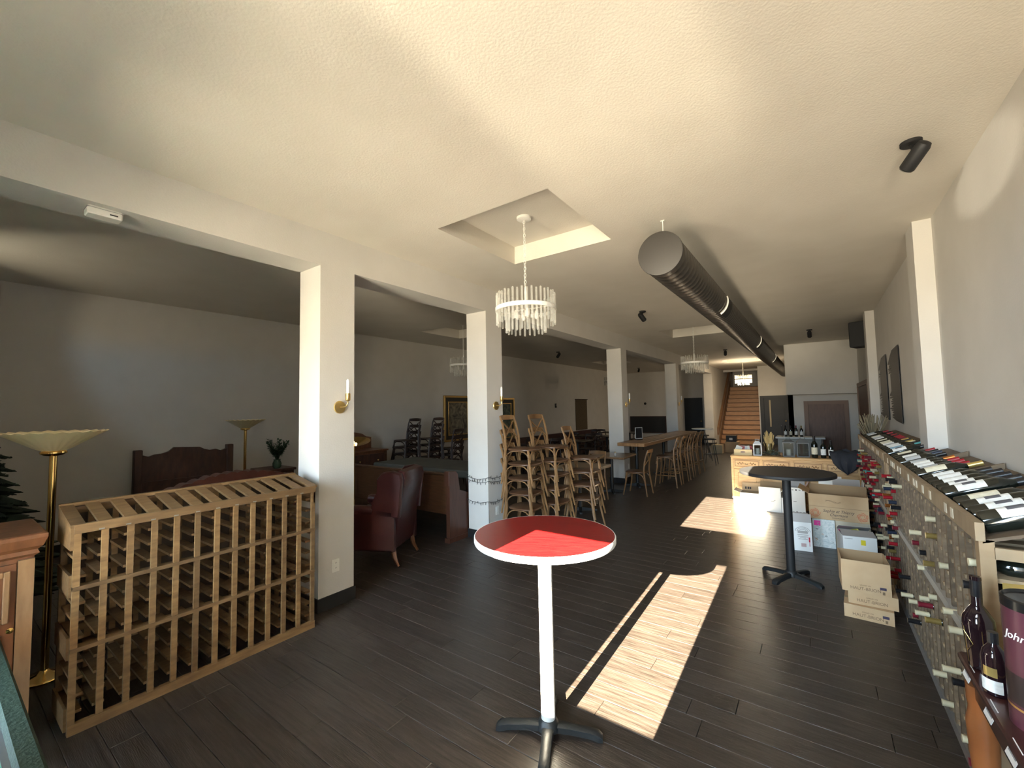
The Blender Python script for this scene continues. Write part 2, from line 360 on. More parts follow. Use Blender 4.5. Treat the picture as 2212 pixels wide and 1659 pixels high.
# ------------------------------------------------------------------ duct
def make_duct():
    y0, y1, r, cx, cz = 3.72, 21.5, .185, -1.045, 3.075
    t = thing('spiral_duct', 'long dark grey spiral air duct hanging below the ceiling', 'duct', (cx, y0, cz))
    rings = []; n = 40; L = y1-y0; y = 0.0; prof = []
    while y < L:
        step = .105
        prof += [(y, r), (y+step-.022, r), (y+step-.016, r+.003), (y+step-.006, r+.003)]
        y += step
    tw = .105
    for py, pr in prof:
        rings.append([(pr*math.cos(2*math.pi*j/n), py+tw*(j/n-.5)*0, pr*math.sin(2*math.pi*j/n)) for j in range(n)])
    MB().loft(rings, False, False).obj('duct_pipe', duct_m, t, True)
    MB().lathe([(0,-.012),(r-.006,-.012),(r+.006,-.008),(r+.008,.02)], 48, T(rx=R(-90)), False).obj('end_cap', mat('grey_duct_cap', (.040,.036,.032), .6), t, True)
    for k, yy in enumerate((2.25, 6.3, 10.2)):
        sl = MB(); dk = MB(); a0, a1 = R(-58), R(18)
        def curv(a, e): return ((r+e)*math.cos(a), (r+e)*math.sin(a))
        for (ya, yb, e, B) in ((0,.026,.015,sl),(.026,.34,.009,dk)):
            rr = []
            for q in range(11):
                a = a0+(a1-a0)*q/10; p = curv(a, e); p0 = curv(a, -.002)
                rr.append([(p0[0],yy+ya,p0[1]),(p[0],yy+ya,p[1]),(p[0],yy+yb,p[1]),(p0[0],yy+yb,p0[1])])
            B.loft(rr)
        g = dk.obj('register_opening', mat('register_dark', (.01,.01,.01), .6), t)
        sl.obj('register_lip', mat('register_lip_metal', (.75,.72,.66), .4, .3), g)
    for yy in (.12, 3.2, 6.3, 9.4, 12.5, 15.6):
        MB().tube([(0,yy,r*.8),(0,yy,ZC-cz)], .004, 5).box(-.018,.018,yy-.012,yy+.012,ZC-cz-.006,ZC-cz).obj('hanger', white_m, t)
    return t
make_duct()
# ------------------------------------------------------------------ chandeliers
def crystal():
    m = bpy.data.materials.new('crystal_rod'); m.use_nodes = True; nt = m.node_tree; b = nt.nodes['Principled BSDF']; L = nt.links.new
    b.inputs['Base Color'].default_value = (.80,.78,.70,1); b.inputs['Roughness'].default_value = .12; b.inputs['Specular IOR Level'].default_value = .8
    tr = nt.nodes.new('ShaderNodeBsdfTransparent'); mx = nt.nodes.new('ShaderNodeMixShader'); lw = nt.nodes.new('ShaderNodeLayerWeight'); lw.inputs[0].default_value = .5
    mr = nt.nodes.new('ShaderNodeMapRange'); mr.inputs[3].default_value = .10; mr.inputs[4].default_value = .75
    L(lw.outputs['Facing'], mr.inputs[0]); L(mr.outputs[0], mx.inputs[0]); L(tr.outputs[0], mx.inputs[1]); L(b.outputs[0], mx.inputs[2]); L(mx.outputs[0], nt.nodes['Material Output'].inputs[0])
    return m
crys_m = crystal()
bulb_m = mat('frosted_bulb', (.85,.82,.74), .5)
def make_chandelier():
    t = thing('chandelier', 'x', 'chandelier')
    MB().lathe([(.0,-.03),(.055,-.03),(.07,-.022),(.072,0)], 24).obj('canopy', white_m, t, True)
    ch = MB(); z = -.03; k = 0
    while z > -.69:
        a = (k%2)*math.pi/2
        pts = [(.011*math.cos(q)*math.cos(a), .011*math.cos(q)*math.sin(a), z-.019+.019*math.sin(q)) for q in [i*math.pi/4 for i in range(9)]]
        ch.tube(pts, .0034, 4); z -= .033; k += 1
    ch.obj('chain', white_m, t)
    MB().lathe([(.012,-.98),(.012,-.74),(.006,-.68)], 10).obj('stem', white_m, t, True)
    MB().lathe([(.284,-.932),(.2945,-.932),(.2945,-.894),(.284,-.894)], 48, cap=False).add([],[]).obj('ring', white_m, t, True)
    sp = MB()
    for a in range(4): sp.tube([(0,0,-.91),(.265*math.cos(a*math.pi/2),.265*math.sin(a*math.pi/2),-.915)], .005, 5)
    sp.obj('spokes', white_m, t)
    def rod(l):
        rr = .0105
        return MB().lathe([(.004,0),(rr,.006),(rr,l-.006),(.004,l)], 6).mesh('crystal_rod', crys_m, True)
    mo, mi = rod(.30), rod(.24)
    for j in range(40):
        a = 2*math.pi*j/40; o = link('crystal_rod', mo, t); o.location = (.28*math.cos(a), .28*math.sin(a), -1.065+.012*(j%2))
    for j in range(24):
        a = 2*math.pi*(j+.5)/24; o = link('crystal_rod', mi, t); o.location = (.19*math.cos(a), .19*math.sin(a), -1.14+.01*(j%2))
    for j in range(4):
        a = math.pi/4+j*math.pi/2; MB().lathe([(.008,-1.0),(.018,-.985),(.018,-.95),(.010,-.92)], 8, T(.1*math.cos(a),.1*math.sin(a))).obj('bulb', bulb_m, t, True)
    return t
lit_m = mat('added_glow_bulb', (1,.85,.6)); lit_m.node_tree.nodes['Principled BSDF'].inputs['Emission Color'].default_value = (1,.80,.55,1); lit_m.node_tree.nodes['Principled BSDF'].inputs['Emission Strength'].default_value = 1.6  # emission for the bulbs whose glow is added to brighten the stairs
cp, cu = make_chandelier(), [False]
CHG = 'crystal rod chandeliers in the ceiling recesses'
for (x, y, lb) in ((-2.235,3.38,'crystal rod chandelier nearest the red table, largest in view'), (-2.20,10.2,'crystal rod chandelier hanging midway between duct and fourth column'),
                   (-2.22,18.3,'crystal rod chandelier hanging in front of the stairs'), (-6.18,6.85,'crystal rod chandelier above the back chair stacks in the left room'),
                   (-6.18,15.1,'crystal rod chandelier deep in the dark left room behind third column')):
    co = place(cp, cu, (x,y,ZC+.2), 0, lb, CHG)
    if y == 18.3:                                   # glow added to the one by the stairs, to brighten the steps
        pl_ = bpy.data.lights.new('stair_fill_glow', 'POINT'); pl_.energy = 100; pl_.color = (1,.80,.55); pl_.shadow_soft_size = .08
        po = bpy.data.objects.new('stair_fill_glow', pl_); COL.objects.link(po); po.location = (x,y,ZC+.2-1.0)
        for q in co.children:
            if q.name.startswith('bulb'): q.data = q.data.copy(); q.data.materials[0] = lit_m
# ------------------------------------------------------------------ ceiling spotlights
def make_spot():
    t = thing('ceiling_spotlight', 'x', 'spotlight')
    MB().lathe([(.052,-.022),(.056,-.018),(.056,0)], 20).obj('canopy', black_m, t, True)
    MB().tube([(0,0,-.02),(.0,-.012,-.06),(0,-.012,-.085)], .011, 6).obj('swivel_arm', black_m, t)
    m4 = T(0,-.03,-.105,rx=R(55))
    hd = MB().lathe([(.030,-.095),(.043,-.085),(.043,.05),(.034,.075),(.012,.082)], 20, m4).obj('lamp_head', black_m, t, True)
    MB().lathe([(.027,-.098),(.036,-.0975),(.038,-.094)], 16, m4).obj('lens', mat('spot_lens', (.35,.33,.30), .2), hd, True)
    return t
sp_, su = make_spot(), [False]
for x,y,rz,lb in ((.575,3.65,R(35),'black ceiling spotlight nearest the camera beside the right wall'), (-2.40,7.34,R(-15),'black ceiling spotlight between the nearest two main recesses'),
               (-2.17,14.2,R(10),'black ceiling spotlight above the far third chandelier'), (-.05,11.72,R(0),'black ceiling spotlight right of the duct before the bulkhead'),
               (-6.2,11.07,R(60),'black ceiling spotlight on the dark left room ceiling'), (-6.25,18.3,R(30),'black ceiling spotlight far back in the left room')):
    place(sp_, su, (x,y,ZC), rz, lb, 'ceiling spotlights')
# ------------------------------------------------------------------ wall sconces and outlets on the columns (face +x)
def make_sconce():
    t = thing('wall_sconce', 'x', 'sconce')
    MB().lathe([(.058,0),(.060,.004),(.056,.014),(0,.016)], 28, T(ry=R(90))).obj('backplate', sbrass_m, t, True)
    MB().tube([(.014,0,0)]+arc((.05,.005,0),(.075,.04,.0),(.075,.04,.06),6), .0065, 8).obj('arm', sbrass_m, t, True)
    MB().lathe([(.008,.055),(.020,.06),(.023,.065),(.023,.125),(.019,.128)], 16, T(.075,.04)).obj('candle_cup', sbrass_m, t, True)
    MB().lathe([(.012,.12),(.0145,.13),(.0145,.245),(.010,.258),(.0,.262)], 14, T(.075,.04)).obj('candle_bulb', mat('milk_glass_tube', (.86,.86,.84), .3), t, True)
    return t
sc, scu = make_sconce(), [False]
for y, lb in ((2.285,'brass candle sconce on the nearest white column'), (4.66,'brass candle sconce on the second column with string lights'), (9.62,'brass candle sconce on the third column by the wooden tables'), (14.34,'brass candle sconce on the far fourth column')):
    place(sc, scu, (-3.615,y,1.79), 0, lb, 'brass candle sconces on the columns')
def make_outlet():
    t = thing('wall_outlet', 'x', 'outlet')
    MB().bbox(-.035,.035,-.0575,.0575,0,.006,.003,T(ry=R(90),rz=0) @ T(rz=R(90))).obj('cover_plate', white_m, t)
    for z in (-.022,.022):
        f = MB().lathe([(.016,.004),(.016,.0075)], 14, T(0,0,z,ry=R(90))).obj('socket', white_m, t)
        MB().box(.007,.0082,-.007,-.005,z-.004,z+.006).box(.007,.0082,.005,.007,z-.004,z+.006).obj('slots', trim_m, f)
    return t
ou, ouu = make_outlet(), [False]
for y, z, lb in ((2.255,.36,'white double outlet low on the nearest column'), (4.66,.36,'white double outlet low on the second column'), (9.67,.36,'white double outlet low on the third column')):
    place(ou, ouu, (-3.615,y,z), 0, lb, 'white outlets on the columns')
# fixture under the beam
t = thing('alarm_fixture', 'small white rectangular fixture fixed under the beam', 'fixture', (-3.72,.66,3.09))
MB().bbox(-.05,.05,-.085,.085,-.055,0,.008).obj('housing', white_m, t); MB().box(.05,.052,.02,.06,-.04,-.032).obj('status_slot', trim_m, t); MB().box(-.052,.052,-.088,.088,-.016,-.012).obj('seam', greybox_m, t)
# speaker and wall art on the right wall
t = thing('wall_speaker', 'black box speaker hung high behind the far pilaster', 'speaker', (.80,10.85,2.83), R(-20))
MB().bbox(-.16,.12,-.17,.17,0,.50,.012).obj('cabinet', black_m, t); MB().box(-.165,-.16,-.15,.15,.03,.47).obj('grille', mat('speaker_grille', (.02,.02,.022), .8), t); MB().tube([(.02,0,.5),(.1,0,.58)], .015).obj('bracket', black_m, t)
art_m = mat('black_cut_metal', (.010,.012,.014), .6)
def sil(y0, w, z0, z1, lb):
    random.seed(int(y0*10)); p = [(y0, z0-.04), (y0, z1)]
    p += [(y0+w*.55, z1-.02), (y0+w*.8, z1-.10), (y0+w*1.05, z1-.20), (y0+w*.8,z1-.21)]
    z = z1-.23
    while z > z0+.04:
        mid = z0+.36*(z1-z0) < z < z0+.68*(z1-z0)
        dz = .05 if mid else random.uniform(.02,.045)
        e = w*.83 if mid else w*random.uniform(.80,1.08)
        if mid: p += [(y0+w*.83, z)]
        else: p += [(y0+e, z), (y0+e, z-dz*.5), (y0+w*.66, z-dz*.55)]
        z -= dz
    p += [(y0+w*.95, z0+.03), (y0+w*.5, z0-.02)]
    m4 = Matrix(((0,0,-1,X1-.012),(1,0,0,0),(0,1,0,0),(0,0,0,1)))
    tag(MB().prism(p, 0, .006, m4).obj('wall_art', art_m), lb, 'wall art', 'pair of black cut-out wall panels')
sil(7.55, 1.0, 1.49, 2.50, 'larger black ragged-edged wall panel, nearer of the pair'); sil(8.80, .95, 1.50, 2.49, 'smaller black ragged-edged wall panel, farther of the pair')
# ------------------------------------------------------------------ empty wine rack by the nearest column
def left_rack():
    t = thing('wine_rack', 'empty slatted wooden wine rack standing against the nearest column', 'wine rack', (-3.605,1.24,0))
    N, L = 12, 1.41; p = (L-.03)/N
    for i in range(N+1):
        u = -L/2+.015+i*p
        MB().box(.165,.185,u-.015,u+.015,.055,1.09).obj('front_stile', oak_m, t)
        MB().box(-.185,-.165,u-.015,u+.015,.0,1.20).obj('back_stile', oak_m, t)
        MB().loft([[(-.185,u-.031,1.195),(.185,u-.031,1.125),(.185,u+.031,1.125),(-.185,u+.031,1.195)],[(-.185,u-.031,1.211),(.185,u-.031,1.141),(.185,u+.031,1.141),(-.185,u+.031,1.211)]]).obj('top_slat', oakx_m, t)
    rungs = [.10,.19,.28,.37,.50,.60,.69,.84,.94,1.03]
    me = MB().box(-.165,.150,-.025,.025,-.008,.008).mesh('rung', oakx_m)
    for i in range(N+1):
        u = -L/2+.015+i*p
        for z in rungs:
            o = link('rung', me, t); o.location = (0, min(max(u,-L/2+.036),L/2-.036), z)
    for z0, z1, nm in ((0,.055,'bottom_board'),(1.09,1.141,'top_rail')):
        MB().box(.165,.195,-L/2,L/2,z0,z1).obj(nm, oak_m, t)
    for z in (.45,.785): MB().box(.13,.192,-L/2,L/2,z-.011,z+.011).obj('shelf_rail', oak_m, t)
    for z in (.05,.45,.785,1.17): MB().box(-.185,-.160,-L/2,L/2,z-.02,z+.02).obj('back_rail', oak_m, t)
    for s in (-1,1):
        for z in (.02,.40,.74): MB().box(-.165,.165,s*L/2-.012,s*L/2,z,z+.12).obj('side_slat', oakx_m, t)
        MB().loft([[(-.185,s*L/2-.014,1.0),(.185,s*L/2-.014,1.0),(.185,s*L/2,1.0),(-.185,s*L/2,1.0)],[(-.185,s*L/2-.014,1.2),(.185,s*L/2-.014,1.13),(.185,s*L/2,1.13),(-.185,s*L/2,1.2)]]).obj('end_board', oakx_m, t)
    for i in range(11):
        MB().box(.195,.1965,-L/2+.1+i*.118,-L/2+.124+i*.118,1.094,1.101).obj('staple', mat('steel_staple', (.25,.24,.22), .4, .8), t)
    MB().box(-.197,-.187,-L/2,L/2,.01,1.19).obj('back_panel', mat('rack_shade_back', (.030,.018,.010), .7), t)  # dark sheet added so the inside of the rack reads as shade
    MB().box(-.20,-.160,-L/2-.015,L/2+.015,1.195,1.216).obj('top_back_rail', oak_m, t)
    return t
left_rack()
t = thing('carved_cabinet', 'reddish carved wooden cabinet at the left edge beside the empty rack', 'cabinet', (-3.83,.02,0))
MB().box(-.26,.26,-.40,.385,.0,.985).obj('body', mahog_m, t)
rings = []
for z, e in ((.985,.0),(1.0,.018),(1.02,.010),(1.04,.03),(1.065,.038),(1.085,.045),(1.105,.045),(1.11,.035)):
    rings.append([(-.26,-.40-e,z),(.26+e,-.40-e,z),(.26+e,.385+e,z),(-.26,.385+e,z)])
MB().loft(rings).obj('cornice', mahog_m, t)
pale_m = mat('worn_pine_stile', (.20,.105,.045), .5, c2=(.27,.15,.07), scale=6, stretch=(4,4,1))
for y0 in (-.40,.325): MB().box(.26,.285,y0,y0+.06,0,.975).obj('corner_stile', pale_m, t)
for y0,y1 in ((-.335,-.015),(.0,.32)):
    d = MB().box(.26,.272,y0,y1,.05,.96).obj('door', mahog_m, t)
    for a,b,c,e in ((y0+.02,y0+.045,.66,.93),(y1-.045,y1-.02,.66,.93),(y0+.045,y1-.045,.90,.93),(y0+.045,y1-.045,.66,.69)): MB().bbox(.272,.290,a,b,c,e,.004).obj('carved_frame', pale_m, d)
    MB().lathe([(.07,0),(.06,.012),(.03,.008),(.02,.022),(0,.024)], 8, T(.270,(y0+y1)/2,.795,ry=R(90))).obj('rosette', mahog_m, d)
    MB().bbox(.272,.284,y0+.04,y1-.04,.10,.60,.006).obj('lower_panel', mahog_m, d)
    MB().lathe([(.012,0),(.015,.02),(0,.028)], 10, T(.272,y1-.015,.62,ry=R(90))).obj('knob', brass_m, d, True)
# green felt game table at the camera's left
t = thing('game_table', 'green felt topped table with padded dark green rim, bottom left', 'table', (-2.35,-.12,0))
MB().box(-.90,.90,-.32,.308,.60,.668).obj('felt_top', mat('bright_green_felt', (.010,.30,.14), .9), t)
rim = mat('dark_green_padded_rim', (.003,.017,.008), .7, bump=.4, bscale=60)
for a,b,c,d in ((-.98,.98,.325,.39),(-.98,.98,-.40,-.345),(-.98,-.915,-.345,.325),(.915,.98,-.345,.325)): MB().bbox(a,b,c,d,.60,.70,.018).obj('rim', rim, t)
for a,b,c,d in ((-.915,.915,.308,.325),(-.915,.915,-.345,-.32),(-.915,-.90,-.32,.29),(.90,.915,-.32,.29)): MB().box(a,b,c,d,.61,.682).obj('metal_strip', mat('grey_metal_strip', (.16,.18,.19), .4, .5), t)
for x in (-.85,.85):
    for y in (-.33,.28): MB().lathe([(.03,0),(.03,.3),(.04,.6)], 12, T(x,y)).obj('leg', dark_m, t)
# ------------------------------------------------------------------ torchiere floor lamps
def torchiere(label, x, y, zt=1.645, R0=.27, tilt=0, lit=False):
    t = thing('floor_lamp', label, 'floor lamp', (x,y,0), 0, 'brass torchiere floor lamps')
    MB().lathe([(.11,0),(.113,.012),(.10,.024),(.04,.038),(.02,.06)], 28).obj('base', brass_m, t, True)
    MB().lathe([(.02,.05),(.02,zt-.15)], 20).obj('pole', brass_m, t, True)
    MB().lathe([(.02,zt-.165),(.05,zt-.158),(.068,zt-.145),(.068,zt-.135),(.055,zt-.125)], 24).obj('collar', brass_m, t, True)
    n = 96; rings = []
    for k, (r, z) in enumerate(((.05,zt-.132),(.09,zt-.112),(.15,zt-.072),(.21,zt-.034),(R0,zt))):
        rings.append([((r+.007*min(1,r/.15)*math.cos(j*math.pi/2))*math.cos(2*math.pi*j/n), (r+.007*min(1,r/.15)*math.cos(j*math.pi/2))*math.sin(2*math.pi*j/n), z+.004*math.cos(j*math.pi/2)*k/4) for j in range(n)])
    rings += [[(p[0]*.985,p[1]*.985,p[2]+.004) for p in r] for r in reversed(rings)]
    MB().loft(rings).obj('shade', cream_m, t, True)
    return t
torchiere('brass floor lamp with pleated cream shade between carved cabinet and rack', -4.3, .556)
torchiere('brass floor lamp with cream shade near the back wall by the vase', -7.3, 3.0)
t = thing('dish_lamp', 'brass floor lamp with tilted dish half hidden by nearest column', 'floor lamp', (-6.0,4.05,0))
MB().lathe([(.12,0),(.12,.02),(.02,.04)], 24).obj('base', brass_m, t, True); MB().lathe([(.014,.03),(.014,1.2)], 14).obj('pole', brass_m, t, True)
m4 = T(0,0,1.26,rx=R(10),ry=R(10))
MB().lathe([(.01,-.07),(.10,-.05),(.19,-.012),(.245,.01),(.25,.012),(.24,.012),(.185,-.006),(.10,-.042),(.0,-.06)], 40, m4).obj('dish', brass_m, t, True)
b_ = mat('warm_lit_bulb', (1,.8,.5)); b_.node_tree.nodes['Principled BSDF'].inputs['Emission Color'].default_value = (1,.72,.38,1); b_.node_tree.nodes['Principled BSDF'].inputs['Emission Strength'].default_value = 3.0
for dx,dy in ((.05,0),(-.05,.02)): MB().lathe([(.008,-.05),(.018,-.03),(.02,-.01),(.0,.008)], 10, m4 @ T(dx,dy)).obj('bulb', b_, t, True)
# ------------------------------------------------------------------ christmas tree
def xtree():
    t = thing('christmas_tree', 'dark green artificial christmas tree behind the carved cabinet', 'tree', (-5.6,.27,0))
    MB().lathe([(.03,.0),(.025,1.5)], 8).obj('trunk', dark_m, t); MB().tube([(-.25,0,.01),(.25,0,.01)], .012).tube([(0,-.25,.01),(0,.25,.01)], .012).obj('stand', iron_m, t)
    rnd = random.Random(3); m = mat('fir_needles', (.006,.016,.009), .7, c2=(.012,.030,.016), scale=20); b = MB()
    for k in range(16):
        z = .3+k*.086; rad = .62*(1-(k/17))**.9+.03
        for j in range(16):
            a = 2*math.pi*(j+rnd.random()*.7)/16; l = rad*rnd.uniform(.8,1.1); dz = rnd.uniform(-.03,.06)
            p0 = Vector((0,0,z)); p1 = Vector((l*math.cos(a), l*math.sin(a), z-.06+dz))
            b.tube([p0, (p0+p1)/2+Vector((0,0,.02)), p1], [.02,.035*rad/.3,.003], 4)
            for q in range(7):
                s = .3+.1*q; c = p0+(p1-p0)*s; w = rnd.choice((-1,1)); d = Vector((math.cos(a+w*.8), math.sin(a+w*.8), rnd.uniform(-.1,.35)))*(.10*(1.15-s))
                b.tube([c, c+d*.6, c+d], [.008,.010,.001], 3)
    o = b.obj('branches', m, t); o['kind'] = 'stuff'
xtree()
# ------------------------------------------------------------------ headboard, sofa, vase
t = thing('headboard', 'dark carved wooden headboard leaning on the left wall', 'headboard', (-7.78,2.38,0))
pl = [(-.53,.0),(.53,0),(.53,1.20),(.45,1.17),(.38,1.20),(.30,1.19),(.22,1.215),(.16,1.25),(-.16,1.27),(-.22,1.215),(-.3,1.19),(-.38,1.185),(-.45,1.16),(-.53,1.19)]
MB().prism(pl, 0, .05, Matrix(((0,0,1,0),(1,0,0,0),(0,1,0,0),(0,0,0,1)))).obj('panel', dark_m, t)
for y in (-.57,.57): MB().bbox(-.02,.08,y-.045,y+.045,0,1.26,.008).obj('post', dark_m, t)
for z in (.35,.75): MB().box(.05,.065,-.5,.5,z,z+.06).obj('rail', dark_m, t)
sofa_m = mat('russet_leather', (.115,.036,.026), .4, bump=.1, bscale=60, c2=(.15,.05,.036), scale=5)
t = thing('tufted_sofa', 'russet leather sofa with scalloped tufted back behind the empty rack', 'sofa', (-5.75,2.38,0))
n = 14; top = []
for i in range(n*4+1):
    s = -1+2*i/(n*4); top.append((s*.85, .80+.20*math.cos(s*1.45)+.022*abs(math.sin(math.pi*i/4))))
pl = [(-.85,.12),(.85,.12)]+top[::-1]
mm = Matrix(((0,0,1,0),(1,0,0,0),(0,1,0,0),(0,0,0,1)))
MB().prism(pl, -.42, -.24, mm).obj('back', sofa_m, t, True)
MB().bbox(-.24,.38,-.72,.72,.30,.46,.03).obj('seat_cushion', sofa_m, t); MB().box(-.24,.36,-.84,.84,.12,.30).obj('base', sofa_m, t)
for s in (-1,1):
    MB().bbox(-.24,.38,s*.80-.08,s*.80+.08,.12,.62,.03).obj('arm', sofa_m, t)
    MB().lathe([(.08,-.30),(.09,-.28),(.09,.36),(.075,.39)], 14, T(0.02,s*.80,.62,ry=R(90))).obj('arm_roll', sofa_m, t, True)
    for x in (-.36,.3): MB().lathe([(.018,0),(.03,.12)], 8, T(x,s*.76)).obj('leg', dark_m, t)
tuft = MB().lathe([(.014,0),(.010,.008),(0,.01)], 8, T(ry=R(90))).mesh('tuft_button', sofa_m)
for i in range(11):
    for z in (.6,.72): o = link('tuft_button', tuft, t); o.location = (-.24,-.65+i*.13,z)
t = thing('side_cabinet', 'small dark side cabinet holding the vase by the left wall', 'cabinet', (-7.55,3.55,0))
MB().box(-.25,.25,-.22,.22,.04,.78).obj('body', dark_m, t); MB().bbox(-.28,.28,-.25,.25,.78,.82,.008).obj('top', dark_m, t); MB().box(.25,.262,-.19,.19,.08,.74).obj('door', mahog_m, t)
t = thing('flower_vase', 'green leafy bouquet in a clear glass vase near the left wall', 'vase', (-7.42,3.545,.82))
MB().lathe([(.045,0),(.065,.03),(.07,.08),(.05,.13),(.055,.15)], 16).obj('vase', mat('green_glass', (.05,.09,.06), .1), t, True)
rnd = random.Random(5); lf = MB(); stm = MB()
for k in range(70):
    a = rnd.random()*6.28; l = rnd.uniform(.10,.34); p = Vector((math.cos(a)*l*.55, math.sin(a)*l*.55, .14+l))
    stm.tube([(0,0,.08),(p.x*.4,p.y*.4,.14+l*.5),p], .003, 3)
    for q in range(6):
        c = Vector((0,0,.14)).lerp(p, .45+.1*q); d = Vector((rnd.uniform(-1,1),rnd.uniform(-1,1),rnd.uniform(-.2,1))).normalized()*.06; w = d.cross(Vector((.3,.2,1))).normalized()*.018
        lf.add([c, c+d*.5+w, c+d, c+d*.5-w, c+d*.5+Vector((0,0,.006))], [(0,1,4),(1,2,4),(2,3,4),(3,0,4),(3,2,1,0)])
stm.obj('stems', mat('stem_green', (.02,.05,.02), .7), t); o = lf.obj('leaves', mat('leaf_green', (.015,.045,.02), .6, c2=(.03,.08,.035), scale=15), t); o['kind'] = 'stuff'
# ------------------------------------------------------------------ wing chair
def wing_chair():
    t = thing('wing_chair', 'oxblood leather wing chair turned away, behind the nearest column', 'armchair', (-4.30,3.29,0), R(116))
    def slab(pts, x0, x1, nm, sm=True):     # profile in (y,z), extruded in x with rounded edges
        cx = sum(p[0] for p in pts)/len(pts); cz = sum(p[1] for p in pts)/len(pts)
        rg = []
        for x, k in ((x0,.94),(x0+.02,1),(x1-.02,1),(x1,.94)): rg.append([(x, cx+(p[0]-cx)*k, cz+(p[1]-cz)*k) for p in pts])
        return MB().loft(rg).obj(nm, leather_m, t, sm)
    slab([(-.28,.20),(-.20,.20),(-.16,.45),(-.20,.75),(-.27,1.04),(-.33,1.07),(-.40,1.05),(-.42,.98),(-.36,.7),(-.31,.45)], -.27, .27, 'backrest')
    for s in (-1,1):
        x0, x1 = (s*.30-.045, s*.30+.045)
        slab([(-.36,.55),(-.10,.56),(-.02,.62),(-.05,.74),(-.10,.84),(-.10,.98),(-.16,1.05),(-.28,1.07),(-.38,1.04),(-.40,.97)], x0, x1, 'wing')
        slab([(-.30,.18),(.30,.18),(.31,.40),(.29,.56),(.32,.62),(.28,.67),(-.05,.655),(-.30,.62)], x0, x1+0, 'arm')
        MB().lathe([(.05,0),(.058,.02),(.058,.36),(.05,.38)], 14, T(s*.30,-.05,.625,rx=R(-90))).obj('arm_roll', leather_m, t, True)
        MB().tube([(s*.26,-.26,.20),(s*.265,-.28,.10),(s*.28,-.33,.01)], [.032,.026,.016], 8).obj('leg', mahog_m, t, True)
        MB().tube([(s*.26,.26,.20),(s*.285,.29,.12),(s*.265,.28,.05),(s*.29,.31,.012)], [.034,.030,.018,.022], 8).obj('leg', mahog_m, t, True)
    MB().bbox(-.26,.26,-.22,.32,.38,.50,.03).obj('seat_cushion', leather_m, t, True); MB().bbox(-.28,.28,-.26,.30,.17,.37,.015).obj('seat_base', leather_m, t)
wing_chair()
# ------------------------------------------------------------------ pew, covered table, dresser
t = thing('church_pew', 'long wooden church pew with its back turned, beside the second column', 'pew', (-5.25,4.38,0))
MB().bbox(-1.2,1.2,-.20,-.16,.34,.86,.006).obj('back', pew_m, t); MB().bbox(-1.2,1.2,-.225,-.145,.86,.89,.01).obj('cap_rail', pew_m, t); MB().bbox(-1.2,1.2,-.16,.22,.40,.44,.01).obj('seat', pew_m, t)
pend_m = mat('pew_end_oak', (.055,.020,.012), .35, c2=(.08,.032,.018), scale=5, stretch=(5,5,1))
for s in (-1,1):
    pl = [(-.26,.06),(.24,.06),(.24,.46),(.16,.58),(-.06,.66),(-.10,.88),(-.14,.92),(-.24,.92),(-.26,.88)]
    e = MB().prism(pl, -.032, .032, T(s*1.23) @ mm).obj('end_panel', pend_m, t)
    MB().box(s*1.23-.045,s*1.23+.045,-.28,.26,0,.06).obj('foot', pend_m, e); MB().bbox(s*1.23-.045,s*1.23+.045,-.285,-.235,.74,.93,.006).obj('cap_block', pend_m, e)
t = thing('covered_table', 'large table under a grey cloth cover behind the pew', 'table', (-5.5,5.38,0))
gc_m = mat('grey_green_cloth', (.085,.085,.070), .85, c2=(.11,.11,.092), scale=4, bump=.3, bscale=12)
MB().bbox(-1.15,1.2,-.5,.5,.70,.81,.02).obj('cloth_cover', gc_m, t)
for x in (-1.05,1.1):
    for y in (-.42,.42): MB().lathe([(.03,0),(.04,.5),(.05,.7)], 10, T(x,y)).obj('leg', dark_m, t)
t = thing('upright_dresser', 'brown wooden dresser with an arched mirror back by the left wall', 'dresser', (-7.2,5.0,0))
MB().box(-.28,.25,-.42,.42,0,.97).obj('body', mahog_m, t); MB().bbox(-.30,.28,-.45,.45,.97,1.0,.008).obj('top', mahog_m, t)
pl = [(-.42,1.0),(.42,1.0),(.42,1.22),(.3,1.24),(.2,1.30),(0,1.34),(-.2,1.30),(-.3,1.24),(-.42,1.22)]
MB().prism(pl, -.28, -.24, mm).obj('arched_back', mahog_m, t)
for i in range(3):
    d = MB().bbox(.25,.268,-.36,.36,.12+i*.28,.37+i*.28,.005).obj('drawer', dark_m, t)
    for y in (-.2,.2): MB().lathe([(.012,0),(.016,.02),(0,.028)], 8, T(.268,y,.245+i*.28,ry=R(90))).obj('knob', sbrass_m, d)
for y in (-.40,.36): MB().box(.25,.272,y,y+.05,.05,.97).obj('stile', pew_m, t)
